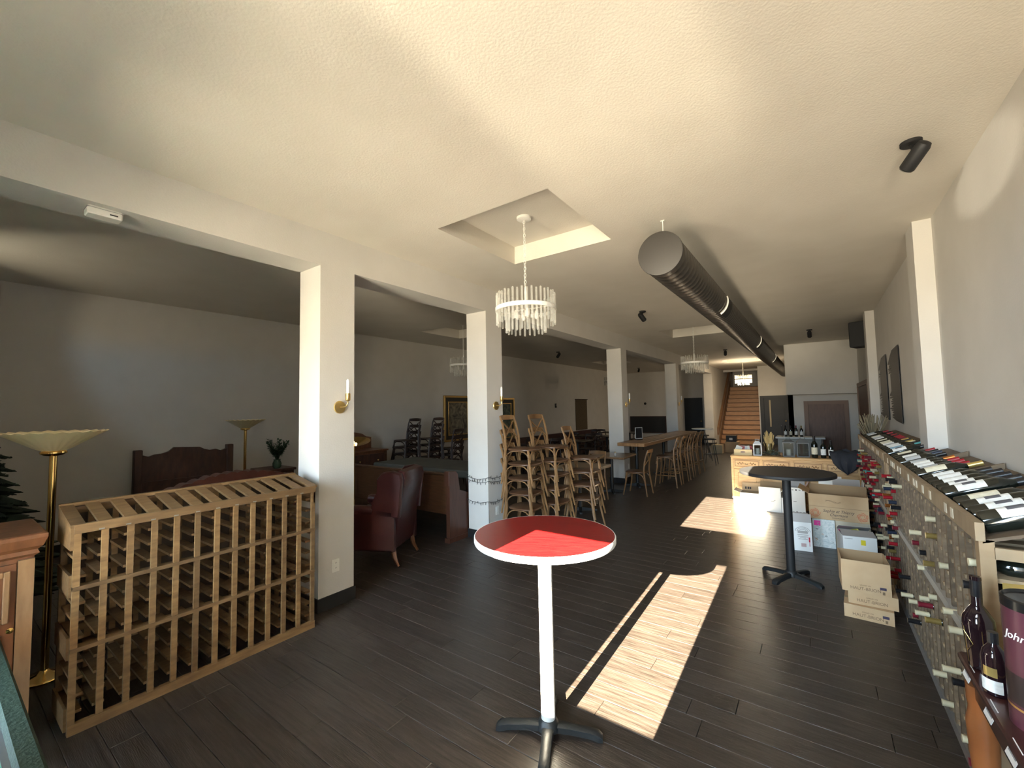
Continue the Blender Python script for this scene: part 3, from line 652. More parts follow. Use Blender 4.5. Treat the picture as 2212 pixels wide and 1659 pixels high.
# paintings and hanging on the left wall
gold_m = mat('gilt_frame', (.42,.27,.09), .38, .7, bump=.2, bscale=50)
def painting(y0, y1, z0, z1, label, c1, c2, tilt=0):
    cy, cz, w, h = (y0+y1)/2, (z0+z1)/2, (y1-y0), (z1-z0)
    t = thing('painting', label, 'painting', (X0+.02,cy,cz), 0, 'gilt framed paintings on the left wall')
    pm = mat('canvas_%d' % int(y0*10), c1, .6, c2=c2, scale=4.5, dist=2.2, detail=8)
    MB().box(0,.012,-w/2+.1,w/2-.1,-h/2+.1,h/2-.1).obj('canvas', pm, t)
    lm = mat('dark_liner', (.03,.026,.016), .6)
    for q, (a, b, m, d) in enumerate(((.0,.055,gold_m,.05),(.055,.16,lm,.03),(.16,.19,gold_m,.036))):
        for (ya,yb,za,zb) in ((-w/2+a,w/2-a,h/2-b,h/2-a),(-w/2+a,w/2-a,-h/2+a,-h/2+b),(-w/2+a,-w/2+b,-h/2+b,h/2-b),(w/2-b,w/2-a,-h/2+b,h/2-b)):
            MB().bbox(0,d,ya,yb,za,zb,.004).obj(('frame','liner','inner_frame')[q], m, t)
painting(7.98,9.08,.90,2.12,'gilt framed figure painting left of the second column', (.035,.030,.022), (.26,.21,.13))
painting(10.05,11.15,.67,2.08,'gilt framed green toned painting seen right of the second column', (.02,.035,.03), (.12,.15,.10))
tag(MB().bbox(X0+.0,X0+.02,15.5,16.55,.81,2.06,.004).obj('wall_hanging', mat('woven_brown_cloth', (.075,.055,.030), .9, c2=(.14,.10,.055), scale=30, bump=.4)), 'brown woven hanging on the dark left wall', 'wall hanging')
MB().tube([(X0+.03,15.45,2.07),(X0+.03,16.6,2.07)], .015).obj('hanging_rod', dark_m, bpy.data.objects['wall_hanging'])
for y,z,lb in ((13.9,1.82,'small dark thermostat on the left wall beside the brown hanging'),):
    t = thing('thermostat', lb, 'thermostat', (X0,y,z)); MB().bbox(0,.03,-.05,.05,-.08,.08,.006).obj('case', black_m, t); MB().box(.03,.032,-.03,.03,.0,.04).obj('display', greybox_m, t)
t = thing('wall_knob_fixture', 'small dark round fixture on the back wall above the chalkboard', 'fixture', (-6.9,YB,1.86)); MB().lathe([(.06,0),(.06,.03),(.03,.05),(0,.055)], 12, T(rx=R(90))).obj('body', black_m, t); MB().lathe([(.02,.05),(.0,.065)], 8, T(rx=R(90))).obj('cap', iron_m, t)
t = thing('chalkboard', 'wide black chalkboard on the far back wall of the left room', 'chalkboard', (-6.8,YB-.01,.83)); MB().box(-.86,.86,-.03,0,-.38,.38).obj('board', mat('chalkboard_slate', (.018,.018,.018), .7), t)
for a,b,c,d in ((-.89,.89,.38,.41),(-.89,.89,-.41,-.38),(-.89,-.86,-.38,.38),(.86,.89,-.38,.38)): MB().box(a,b,-.035,0,c,d).obj('frame', dark_m, t)
# ------------------------------------------------------------------ cross-back chairs
def make_chair(name, wood, seatm, zs=.46, zt=.89, stool=False, n=6):
    t = thing(name, 'x', 'bar stool' if stool else 'chair')
    rings = []
    for z, k in ((zs-.028,.95),(zs-.02,1),(zs-.006,1),(zs,.95)):
        ring = []
        for j in range(20):
            a = 2*math.pi*j/20; ca, sa = math.cos(a), math.sin(a); e = 2/3.2
            x = math.copysign(abs(ca)**e, ca)*(.205+.018*sa); y = math.copysign(abs(sa)**e, sa)*.205
            ring.append((x*k, y*k, z))
        rings.append(ring)
    MB().loft(rings).obj('seat', seatm, t, True)
    h = zt-zs
    for s in (-1,1):
        MB().tube([(s*.205,-.245,0),(s*.19,-.215,zs*.45),(s*.178,-.185,zs),(s*.176,-.195,zs+h*.35),(s*.172,-.235,zs+h*.75),(s*.168,-.275,zt)], [.013,.015,.017,.016,.015,.013], n).obj('back_leg', wood, t, True)
        MB().tube([(s*.205,.225,0),(s*.195,.195,zs*.30),(s*.18,.165,zs*.65),(s*.172,.15,zs-.02)], [.012,.014,.016,.017], n).obj('front_leg', wood, t, True)
        MB().tube(arc((s*.19,.185,zs-.17),(s*.185,.15,zs-.01),(s*.182,.0,zs-.032),5)+arc((s*.182,.0,zs-.032),(s*.185,-.17,zs-.01),(s*.186,-.195,zs-.17),5)[1:], .009, 5).obj('side_brace', wood, t, True)
        p0 = Vector((s*.172,-.20,zs+h*.30)); p1 = Vector((-s*.150,-.262,zt-.07))
        MB().tube([p0, (p0+p1)/2+Vector((0,-.008+s*.008,0)), p1], .011, 5).obj('cross_slat', wood, t, True)
    MB().tube(arc((-.185,.185,zs-.17),(-.17,.17,zs-.01),(0,.178,zs-.034),5)+arc((0,.178,zs-.034),(.17,.17,zs-.01),(.185,.185,zs-.17),5)[1:], .009, 5).obj('front_brace', wood, t, True)
    r0, r1 = [], []
    for i in range(9):
        s = -1+i/4; y = -.268-.03*(1-s*s); x = s*.172; tz = .012*(1-s*s)
        r0.append([(x,y-.009,zt-.055),(x,y+.009,zt-.055),(x,y+.005,zt+tz),(x,y-.013,zt+tz)])
    MB().loft(r0).obj('top_rail', wood, t, True)
    if stool:
        for z, a, b in ((.28,(-.195,.2),(.195,.2)),(.32,(-.195,-.215),(.195,-.215))): MB().tube([(a[0],a[1],z),(b[0],b[1],z)], .010, 5).obj('foot_rail', wood, t)
        for s in (-1,1): MB().tube([(s*.197,.2,.25),(s*.197,-.22,.25)], .010, 5).obj('foot_rail', wood, t)
    return t
ch, chu = make_chair('cross_back_chair', chair_m, seat_m), [False]
dk, dku = make_chair('dark_chair', dkchair_m, dkchair_m, n=5), [False]
bs, bsu = make_chair('cross_back_stool', chair_m, seat_m, .66, 1.06, True), [False]
ORD = ('topmost','second from top','third from top','fourth from top','fifth from top','sixth')
def stack(proto, used, x, y, rz, n, where, group, dz=.19):
    for k in range(n):
        nm = 'lowest' if k == 0 else ORD[n-1-k]
        q = (k-(n-1)/2)*.008
        place(proto, used, (x-math.sin(rz)*-q*.0, y+random.uniform(-.006,.006), k*dz), rz+random.uniform(-.03,.03), 'brown cross-back chair, %s of %s' % (nm, where), group)
stack(ch, chu, -3.20, 4.74, R(-86), 5, 'the stack against the second column', 'stacked cross-back chairs near the red table')
stack(ch, chu, -3.06, 5.22, R(-92), 5, 'the middle stack behind the red table', 'stacked cross-back chairs near the red table')
stack(ch, chu, -2.80, 5.70, R(-84), 4, 'the low right-hand stack of three', 'stacked cross-back chairs near the red table')
place(ch, chu, (-2.98,8.42,0), R(92), 'single cross-back chair with empty seat in front of third column', 'dining chairs in the main room')
place(ch, chu, (-3.50,7.42,0), R(178), 'cross-back chair tucked under the live-edge table', 'dining chairs in the main room')
for i, (y, a) in enumerate(((9.58,92),(10.18,88),(10.75,93),(11.32,90),(11.9,87))):
    place(bs, bsu, (-2.72,y,0), R(a), '%s of the tall cross-back stools along the high wooden table' % ('nearest','second','third','fourth','farthest')[i], 'tall stools at the high table')
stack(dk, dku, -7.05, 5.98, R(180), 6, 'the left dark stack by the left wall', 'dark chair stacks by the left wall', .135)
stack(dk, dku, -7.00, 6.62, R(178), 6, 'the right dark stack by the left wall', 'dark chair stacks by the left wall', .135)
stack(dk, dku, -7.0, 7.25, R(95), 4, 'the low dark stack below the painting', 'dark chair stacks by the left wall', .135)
# the lines 'brown cross-back chair' are wrong for the dark ones
for o in bpy.data.objects:
    if o.name.startswith('dark_chair') and o.get('label'): o['label'] = o['label'].replace('brown cross-back', 'dark cross-back')
# ------------------------------------------------------------------ dining tables
slab_m = mat('walnut_slab', (.16,.095,.05), .22, c2=(.24,.15,.085), scale=4, stretch=(1,.25,1), dist=1)
live_m = mat('grey_live_edge_slab', (.22,.175,.125), .35, c2=(.30,.25,.19), scale=4, stretch=(1,.3,1), dist=1)
high_m = mat('reclaimed_fir_top', (.23,.115,.045), .35, c2=(.33,.18,.075), scale=4, stretch=(4,.4,1), obrand=.15)
def pedestal(t, x, y, z):
    MB().lathe([(.035,.03),(.035,z)], 14, T(x,y)).obj('post', iron_m, t, True)
    for k in range(4): MB().loft([[(.02,-.025,0),(.02,.025,0),(.02,.025,.06),(.02,-.025,.06)],[(.28,-.02,0),(.28,.02,0),(.28,.02,.025),(.28,-.02,.025)]], mat=T(x,y,rz=k*math.pi/2+.5)).obj('foot', iron_m, t)
t = thing('dining_table', 'square polished walnut pedestal table in front of the third column', 'table', (-3.5,8.38,0), R(3)); MB().bbox(-.40,.40,-.42,.42,.715,.755,.012).obj('table_top', slab_m, t); pedestal(t,0,0,.715)
t = thing('live_edge_table', 'grey live-edge pedestal table behind the low chair stack', 'table', (-3.35,6.62,0)); rnd = random.Random(2)
pl = [(-.36,-.46)]+[(.38+rnd.uniform(-.03,.03), -.46+i*.092) for i in range(11)]+[(-.36,.46)]
MB().prism(pl, .70, .745).obj('table_top', live_m, t); pedestal(t,0,0,.70)
t = thing('high_table', 'long high reclaimed wood table beside the tall stools', 'table', (-3.29,11.4,0))
for i in range(4): MB().bbox(-.30+i*.15,-.30+i*.15+.147,-2.45,2.45,.885,.955,.004).obj('top_plank', high_m, t)
for y in (-2.1,-.05,2.05): pedestal(t,0,y,.885)
t = thing('menu_stand', 'small framed sign standing on the high wooden table', 'sign', (-3.45,9.95,.955), R(60)); MB().box(-.10,.10,-.01,.01,0,.02).obj('base', black_m, t); MB().box(-.105,.105,-.006,.006,.02,.29).obj('frame', mat('pale_frame', (.5,.5,.48), .5), t); MB().box(-.09,.09,-.008,.008,.035,.275).obj('sign_face', black_m, t)
t = thing('salt_shaker', 'small glass shaker on the walnut table in front of the column', 'shaker', (-3.36,8.25,.755)); MB().lathe([(.02,0),(.024,.02),(.018,.06)], 10).obj('jar', mat('clear_jar', (.5,.5,.48), .1), t, True); MB().lathe([(.018,.06),(.018,.075),(0,.08)], 10).obj('lid', sbrass_m, t)
# tables and chairs deep in the dark left room
dt_m = mat('dark_table_top', (.045,.030,.022), .3)
for i, y in enumerate((9.4, 11.6, 13.8, 16.0)):
    nm = ('first','second','third','farthest')[i]
    t = thing('dark_dining_table', 'dark dining table in the left room, %s from the pew' % nm, 'table', (-6.3,y,0), 0, 'dark tables in the left room')
    MB().bbox(-.75,.75,-.38,.38,.72,.75,.008).obj('table_top', dt_m, t); pedestal(t,-.4,0,.72); pedestal(t,.4,0,.72)
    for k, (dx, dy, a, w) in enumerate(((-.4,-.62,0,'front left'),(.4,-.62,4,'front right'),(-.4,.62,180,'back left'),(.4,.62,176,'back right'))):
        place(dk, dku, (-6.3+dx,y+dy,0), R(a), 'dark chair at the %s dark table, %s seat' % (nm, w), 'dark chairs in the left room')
t = thing('banquette', 'long dark upholstered bench along the left wall behind the dark tables', 'bench', (-7.55,13.2,0))
MB().box(-.3,.3,-3.9,3.9,0,.40).obj('base', dark_m, t); MB().bbox(-.3,.32,-3.9,3.9,.40,.47,.02).obj('seat_pad', leather_m, t); MB().bbox(-.32,-.2,-3.9,3.9,.47,.80,.02).obj('back_pad', leather_m, t)
# ------------------------------------------------------------------ string lights round the second column
t = thing('string_lights', 'thin dark string of small lights wound around the second column', 'string lights', (-3.79,4.645,0))
rnd = random.Random(9)
def loop(z0, dz, nm):
    w = .187; pts = []
    for c0, c1, b0, b1 in (((-w,-w),(w,-w),0,.035),((w,-w),(w,w),.0,.03),((w,w),(-w,w),0,.02),((-w,w),(-w,-w),0,.02)):
        for i in range(8):
            s = i/8; pts.append(Vector((c0[0]+(c1[0]-c0[0])*s, c0[1]+(c1[1]-c0[1])*s, z0+dz*len(pts)/32-(b1)*4*s*(1-s)+rnd.uniform(-.004,.004))))
    pts.append(pts[0]+Vector((0,0,dz)))
    MB().tube(pts, .0028, 4).obj(nm, black_m, t)
    for p in pts[::1]:
        for e in range(1):
            out = Vector((p.x if abs(p.x)>abs(p.y)-.01 else 0, p.y if abs(p.y)>=abs(p.x)-.01 else 0, 0)).normalized()
            q = p+out*.006+Vector((rnd.uniform(-.012,.012),rnd.uniform(-.012,.012),rnd.choice((-.035,.03,-.03))))
            MB().tube([p, p*.3+q*.7, q], [.003,.004,.002], 4).obj('mini_bulb', black_m, t)
loop(.83,.02,'wire'); loop(.79,-.02,'wire'); loop(.52,-.01,'wire')
MB().tube([(.19,-.19,.5),(.20,-.20,.3),(.21,-.19,.012),(.26,-.25,.006),(.20,-.32,.006)], .003, 4).obj('power_cord', black_m, t)
# far counter stools and tall white-topped table
metal_m = mat('grey_metal_tube', (.20,.20,.20), .35, .8)
t = thing('tall_white_table', 'tall table with a white top near the black door', 'table', (-2.95,14.35,0)); MB().lathe([(.30,.985),(.31,.99),(.31,1.01),(.30,1.015)], 28).obj('table_top', white_m, t)
for k in range(3):
    a = k*2.09+.4; MB().tube([(.05*math.cos(a),.05*math.sin(a),.98),(.16*math.cos(a),.16*math.sin(a),.5),(.26*math.cos(a),.26*math.sin(a),0)], .012).obj('leg', metal_m, t)
for i, (x,y,lb) in enumerate(((-2.6,13.6,'grey metal bar stool in front of the tall white table'),(-3.1,15.2,'grey metal bar stool behind the tall white table'))):
    t = thing('metal_stool', lb, 'bar stool', (x,y,0), .3*i, 'grey metal stools'); MB().lathe([(.17,.72),(.18,.73),(.18,.75),(.16,.76)], 20).obj('seat', black_m, t)
    for k in range(4):
        a = k*math.pi/2+.78; MB().tube([(.13*math.cos(a),.13*math.sin(a),.72),(.24*math.cos(a),.24*math.sin(a),0)], .011).obj('leg', metal_m, t)
    MB().tube([(.19*math.cos(q*math.pi/6),.19*math.sin(q*math.pi/6),.3) for q in range(13)], .008, 5).obj('foot_ring', metal_m, t)
# ------------------------------------------------------------------ bottles
def bprof(k=1.0, body=.037, L=.30):
    return [(0,.004),(body*.7,.0),(body*.95,.003),(body,.01),(body,L*.60),(body*.93,L*.655),(body*.62,L*.72),(.0165,L*.77),(.0145,L*.80),(.0140,L-.008),(.0155,L-.006),(.0155,L),(.0,L)]
foilc = {'red':(.33,.012,.022),'black':(.012,.012,.014),'gold':(.62,.46,.16),'cream':(.62,.56,.38),'orange':(.55,.20,.05),'teal':(.10,.42,.42),'burgundy':(.16,.014,.025),'navy':(.02,.03,.055)}
fm = {k: mat('foil_'+k, c, .28 if k in ('gold','orange') else .34, .75 if k in ('gold','orange') else 0) for k, c in foilc.items()}
b_me = MB().lathe(bprof(), 14).mesh('bottle_glass', bottle_m, True)
f_me = {k: MB().lathe([(.0150,.212),(.0155,.222),(.0155,.292),(.0168,.294),(.0168,.3015),(.0,.302)], 12).mesh('foil_capsule', fm[k], True) for k in fm}
labc = {'white':(.80,.79,.75),'cream':(.72,.66,.50),'grey':(.45,.45,.44),'yellow':(.62,.52,.16),'blue':(.25,.40,.50)}
lm = {k: mat('label_'+k, c, .6, c2=tuple(v*.82 for v in c), scale=25, dist=2) for k, c in labc.items()}
def labarc(r, z0, z1, a0, a1, n=10):
    b = MB(); rr = []
    for i in range(n+1):
        a = a0+(a1-a0)*i/n; rr.append([(r*math.cos(a),r*math.sin(a),z0),(r*math.cos(a),r*math.sin(a),z1),((r-.001)*math.cos(a),(r-.001)*math.sin(a),z1),((r-.001)*math.cos(a),(r-.001)*math.sin(a),z0)])
    return b.loft(rr)
l_me = {k: labarc(.0378,.05,.145,R(20),R(160)).mesh('paper_label', lm[k], True) for k in lm}
s_me = labarc(.0384,.075,.12,R(60),R(120)).mesh('label_print', mat('label_ink', (.10,.10,.11), .7), True)
def bottle(label, loc, rot, foil, lab=None, group=None, scale=1, ink=False):
    t = thing('wine_bottle', label, 'wine bottle', loc, 0, group); t.rotation_euler = rot; t.scale = (scale,)*3
    link('bottle_glass', b_me, t); link('foil_capsule', f_me[foil], t)
    if lab:
        l = link('paper_label', l_me[lab], t)
        if ink: link('label_print', s_me, l)
    return t
ON = ('first','second','third','fourth','fifth','sixth','seventh','eighth','ninth','tenth','eleventh','twelfth')
def nth(i):
    tens = ('','','twenty','thirty'); 
    if i < 12: return ON[i]
    i += 1
    if 11 <= i <= 19: return ('eleventh','twelfth','thirteenth','fourteenth','fifteenth','sixteenth','seventeenth','eighteenth','nineteenth')[i-11]
    if i == 20: return 'twentieth'
    if i == 30: return 'thirtieth'
    return tens[i//10]+'-'+ON[i%10-1]
# ------------------------------------------------------------------ wine racks along the right wall
rk_m = mat('rack_grey_brown', (.105,.070,.040), .65, c2=(.18,.128,.078), scale=6, stretch=(1,1,5), obrand=.25, bump=.1)
rkl_m = mat('rack_light_edge', (.25,.175,.10), .6, c2=(.33,.245,.15), scale=6, stretch=(1,5,1), obrand=.2)
FX, PIT = .515, .1165
ROWS = [.075+i*.0955 for i in range(12)]
def wall_rack(y0, N, label, stuff, zoff=0):
    L = N*PIT+.03
    t = thing('wine_rack', label, 'wine rack', (FX,y0,0), 0, 'wooden wine racks along the right wall')
    me = MB().box(0,.022,-.013,.013,.06,1.17).mesh('front_stile', rk_m); mb = MB().box(.33,.35,-.013,.013,0,1.2).mesh('back_stile', rk_m)
    rm = MB().box(.006,.335,-.036,.036,-.009,.009)
    rme = rm.mesh('rung', rkl_m); big = MB()
    for i in range(N+1):
        u = .015+i*PIT
        if 0 < i < N: o = link('front_stile', me, t); o.location = (0,u,0)
        o = link('back_stile', mb, t); o.location = (0,u,0)
        for z in ROWS:
            uu = min(max(u,.036),L-.036)
            if stuff: big.box(.006,.335,uu-.036,uu+.036,z-.009,z+.009)
            else: o = link('rung', rme, t); o.location = (0,uu,z)
    if stuff: o = big.obj('rungs', rkl_m, t); o['kind'] = 'stuff'
    for u in (-.02,L-.035): MB().box(-.012,.012+.02,u,u+.055,0,1.19).obj('corner_post', card_post, t)
    MB().box(-.005,.03,0,L,0,.06).obj('plinth', mat('rack_plinth', (.17,.16,.15), .6), t)
    MB().box(-.010,.02,.035,L-.04,.655,.70).obj('mid_rail', mat('pale_rail', (.36,.34,.30), .6), t)
    MB().box(-.022,.006,-.03,L,1.185,1.258).obj('lip_rail', rkl_m, t)
    MB().loft([[(0,-.02,1.175),(.0,L,1.175),(.41,L,1.315),(.41,-.02,1.315)],[(0,-.02,1.188),(0,L,1.188),(.41,L,1.328),(.41,-.02,1.328)]]).obj('display_tray', rk_m, t)
    for u in (-.02,L-.02): MB().box(.32,.41,u,u+.03,0,1.31).obj('back_post', rk_m, t)
    for u in [-.03]: 
        for z in (.05,.40,.72,1.12): MB().box(.03,.41,u,u+.02,z,z+.045).obj('end_rail', rkl_m, t)
    k = 0; u = .30
    while u < L-.3:
        MB().box(-.0245,-.022,u,u+.045,1.20,1.245).obj('price_card', mat('paper_card', (.62,.57,.46), .8), t); u += random.choice((.09,.12,.2,.35))
    return t, L
card_post = mat('rack_corner_post', (.27,.18,.095), .6, c2=(.33,.225,.125), scale=5, stretch=(1,1,5))
NN, FF = 24, 25
YN = 2.52; t, LN = wall_rack(YN, NN, 'nearer wooden wall rack holding a few scattered bottles, right side', False)
YR = YN+LN+.09; t, LF = wall_rack(YR, FF, 'farther wooden wall rack packed with red and gold capped bottles', True)
def rackb(y0, i, r, foil, near, jit=0):
    jit += .012; y = y0+.015+(i+.5)*PIT; z = ROWS[r]+.009+.031
    bottle('%s capped bottle in the %s wall rack, %s row up, %s column' % (foil, 'nearer' if near else 'farther', nth(r), nth(i)), (FX+.245+jit,y,z), (0,R(-90),0), foil, None, 'bottles lying in the %s wall rack' % ('nearer' if near else 'farther'))
rnd = random.Random(21); used = set()
for i in range(NN):
    for r in range(11):
        if i <= 19: p, pal = .17, ('cream','cream','gold','black','black','burgundy')
        else: p, pal = (.80 if r > 2 else .35), ('red','red','black','gold','navy','orange','cream')
        if rnd.random() < p: rackb(YN, i, r, rnd.choice(pal), True, rnd.uniform(-.025,.02))
for i in range(FF):
    for r in range(11):
        if i < 2: p, pal = .12, ('black','cream')
        elif r >= 6: p, pal = .55, ('red','red','red','burgundy','gold','cream','red','gold','teal','burgundy','cream')
        else: p, pal = .35, ('black','black','navy','cream','burgundy')
        if rnd.random() < p: rackb(YR, i, r, rnd.choice(pal), False, rnd.uniform(-.025,.02))
TILT = math.atan2(.14,.41)
def disp(y, foil, lab, label, sc=1.0, ink=False, grp='bottles lying on the rack display shelves'):
    r = .037*sc; x0 = .012+.0; z0 = 1.188
    bottle(label, (FX+x0-math.sin(TILT)*r+.02, y, z0+.003+math.cos(TILT)*r+x0*.34), (0, R(90)-TILT, 0), foil, lab, grp, sc, ink).rotation_euler = (Matrix.Rotation(R(90)-TILT,4,'Y') @ Matrix.Rotation(R(90),4,'Z')).to_euler()
near_d = [(0,'black','white',1.22,1),(1,'black','white',1.18,1),(2,'black','white',1.15,1),(3,'black','cream',1.1,0),(5,'black','white',1.2,1),(6,'black','white',1.12,1),(7,'black','white',1.1,0),(8,'black','white',1.1,0),(9,'black','white',1.05,0),
          (11,'gold','cream',1.12,0),(12,'red','grey',1,0),(13,'red','white',1,0),(14,'red','white',1,0),(15,'orange','grey',1,0),(17,'black','grey',1,0),(18,'navy','white',1,0),(19,'black',None,1,0),(20,'red','cream',1,0)]
for k, (i, f, l, sc, ink) in enumerate(near_d):
    disp(YN+.075+i*.128, f, l, '%s capped display bottle with %s label, %s on the nearer rack top' % (f, l or 'no', nth(k)), sc, ink)
far_d = [(0,'black','white',1),(1,'black','blue',0),(2,'teal','white',0),(3,'black','white',0),(4,'cream','grey',0),(5,'gold','white',0),(6,'black','cream',0),(7,'gold','cream',0),(8,'burgundy',None,0),(9,'red','cream',0),(10,'red',None,0),(11,'red','white',0),(12,'black','grey',0),(13,'red','white',0),(14,'black','cream',0),(16,'red',None,0),(17,'black','white',0),(19,'red','grey',0)]
for k, (i, f, l, ink) in enumerate(far_d):
    disp(YR+.075+i*.135, f, l, '%s capped display bottle with %s label, %s on the farther rack top' % (f, l or 'no', nth(k)), 1.08 if i < 4 else 1, ink)
# dividers between the display groups
for y in (YN+.075+4*.128, YN+.075+10*.128, YN+.075+16*.128):
    MB().loft([[(FX+.01,y-.012,1.19),(FX+.01,y+.012,1.19),(FX+.40,y+.012,1.325),(FX+.40,y-.012,1.325)],[(FX+.01,y-.012,1.225),(FX+.01,y+.012,1.225),(FX+.40,y+.012,1.36),(FX+.40,y-.012,1.36)]], mat=Matrix.Translation((-FX,-YN,0))).obj('tray_divider', rk_m, [o for o in bpy.data.objects if o.get('label','').startswith('nearer wooden wall')][0])
# ------------------------------------------------------------------ dark table with bottles at the right edge
tab_m = mat('dark_cherry_table', (.030,.010,.010), .25, c2=(.048,.018,.016), scale=5, stretch=(4,1,1))
t = thing('display_table', 'dark cherry display table with turned leg at the right edge', 'table', (.66,1.80,0))
MB().bbox(-.25,.25,-.66,.66,.722,.75,.008).obj('table_top', tab_m, t); MB().box(-.225,.225,-.62,.62,.62,.722).obj('apron', tab_m, t)
for x in (-.205,.205):
    for y in (-.60,.60): MB().lathe([(.026,0),(.030,.03),(.022,.06),(.030,.20),(.042,.42),(.046,.52),(.036,.575),(.040,.60),(.040,.66)], 16, T(x,y)).obj('leg', mat('amber_turned_leg', (.22,.075,.022), .3, c2=(.30,.11,.035), scale=6), t, True)
tag_m = mat('price_tag_paper', (.72,.73,.74), .5)
for i, (y, w) in enumerate(((.53,.075),(.28,.08),(.08,.085))):
    p = MB().box(-.0375,.0375,0,.05,0,.002, T(-.253,y,.705,rx=R(68),rz=R(-90)) @ T(0,0,0)).obj('price_tag', tag_m, t)
    MB().box(-.028,.028,.016,.022,.002,.003, T(-.253,y,.705,rx=R(68),rz=R(-90))).box(-.02,.02,.030,.038,.002,.003, T(-.253,y,.705,rx=R(68),rz=R(-90))).obj('tag_print', mat('grey_print', (.22,.23,.26), .7), p)
t = thing('round_bottle', 'round-shouldered dark bottle with gold outline on the display table', 'bottle', (.455,2.345,.75), R(235))
MB().lathe([(0,.003),(.030,0),(.036,.006),(.040,.08),(.046,.15),(.043,.185),(.028,.212),(.0155,.232),(.0145,.32),(.0165,.322),(.0165,.335),(0,.336)], 20).obj('bottle_glass', mat('dark_plum_glass', (.014,.006,.008), .06, spec=.7), t, True)
MB().lathe([(.0155,.262),(.0162,.27),(.0162,.334),(0,.337)], 14).obj('foil_capsule', fm['black'], t, True)
for q in ((.0365,.01,.047,.155),): 
    for a in (-1,1): MB().tube([(.0375*math.cos(a*.6),.0375*math.sin(a*.6),.02),(.0425*math.cos(a*.6),.0425*math.sin(a*.6),.08),(.0475*math.cos(a*.55),.0475*math.sin(a*.55),.15)], .0012, 4).obj('gold_line', sbrass_m, t)
MB().tube([(.0415*math.cos(-.6),.0415*math.sin(-.6),.06),(.0455*math.cos(0),.0455*math.sin(0),.095),(.047*math.cos(-.6),.047*math.sin(-.6),.135)], .0012, 4).obj('gold_chevron', sbrass_m, t)
t = thing('liqueur_bottle', 'small dark bottle with gold and white label beside the tube', 'bottle', (.452,2.17,.75), R(235))
MB().lathe([(0,.003),(.028,0),(.034,.006),(.034,.12),(.028,.145),(.014,.165),(.013,.20),(0,.201)], 18).obj('bottle_glass', mat('dark_plum_glass', (.014,.006,.008), .06), t, True)
labarc(.0345,.015,.055,R(-50),R(50)).obj('white_label', lm['white'], t, True); labarc(.0347,.065,.095,R(-30),R(30)).obj('gold_label', fm['gold'], t, True); MB().lathe([(.0142,.168),(.0142,.205),(0,.206)], 12).obj('cap', fm['black'], t)
t = thing('yellow_box', 'tall yellow cardboard bottle box behind the round dark bottle', 'box', (.575,2.36,.75), R(12)); yb = mat('yellow_carton', (.46,.34,.10), .5, c2=(.55,.42,.14), scale=5)
MB().box(-.035,.035,-.035,.035,0,.31).obj('carton', yb, t); MB().box(-.0365,.0365,-.0365,.0365,.15,.24).obj('pale_band', mat('pale_yellow_print', (.62,.52,.22), .5), t); MB().box(-.0355,.0355,-.0355,.0355,.31,.313).obj('lid_flap', yb, t)
tube_m = mat('burgundy_gift_tube', (.070,.018,.030), .35)
t = thing('gift_tube', 'large burgundy cylinder gift tube with white script at the right edge', 'gift tube', (.53,2.02,.75), 0)
MB().lathe([(.0,0),(.085,0),(.085,.365),(.08,.365)], 36).obj('tube', tube_m, t, True); MB().lathe([(.0868,.355),(.0868,.382),(.081,.386),(.076,.378),(.0,.376)], 36).obj('lid', mat('black_tin_lid', (.01,.01,.011), .25, .3), t, True)
MB().lathe([(.0854,.07),(.0854,.16)], 36, cap=False).obj('dark_band', mat('dark_print_band', (.014,.008,.010), .4), t, True)
def wrap_text(s, size, z, a0, r, m, par, nm, shear=0):
    o = text(s, size, nm, m, par, Matrix.Identity(4), None, None, shear)
    for v in o.data.vertices:
        x, y, zz = v.co; a = a0+x/r; v.co = ((r+zz+.0008)*math.cos(a), (r+zz+.0008)*math.sin(a), z+y)
wp = mat('white_print', (.80,.79,.76), .5)
A0 = math.atan2(-2.02,-.53)
wrap_text('John', .034, .275, A0-.78, .0854, wp, t, 'script_text', .3); wrap_text('(B', .055, .09, A0-.15, .0858, wp, t, 'letter_text')
MB().lathe([(.0858,.055),(.0858,.062)], 36, cap=False).obj('gold_band', sbrass_m, t, True)
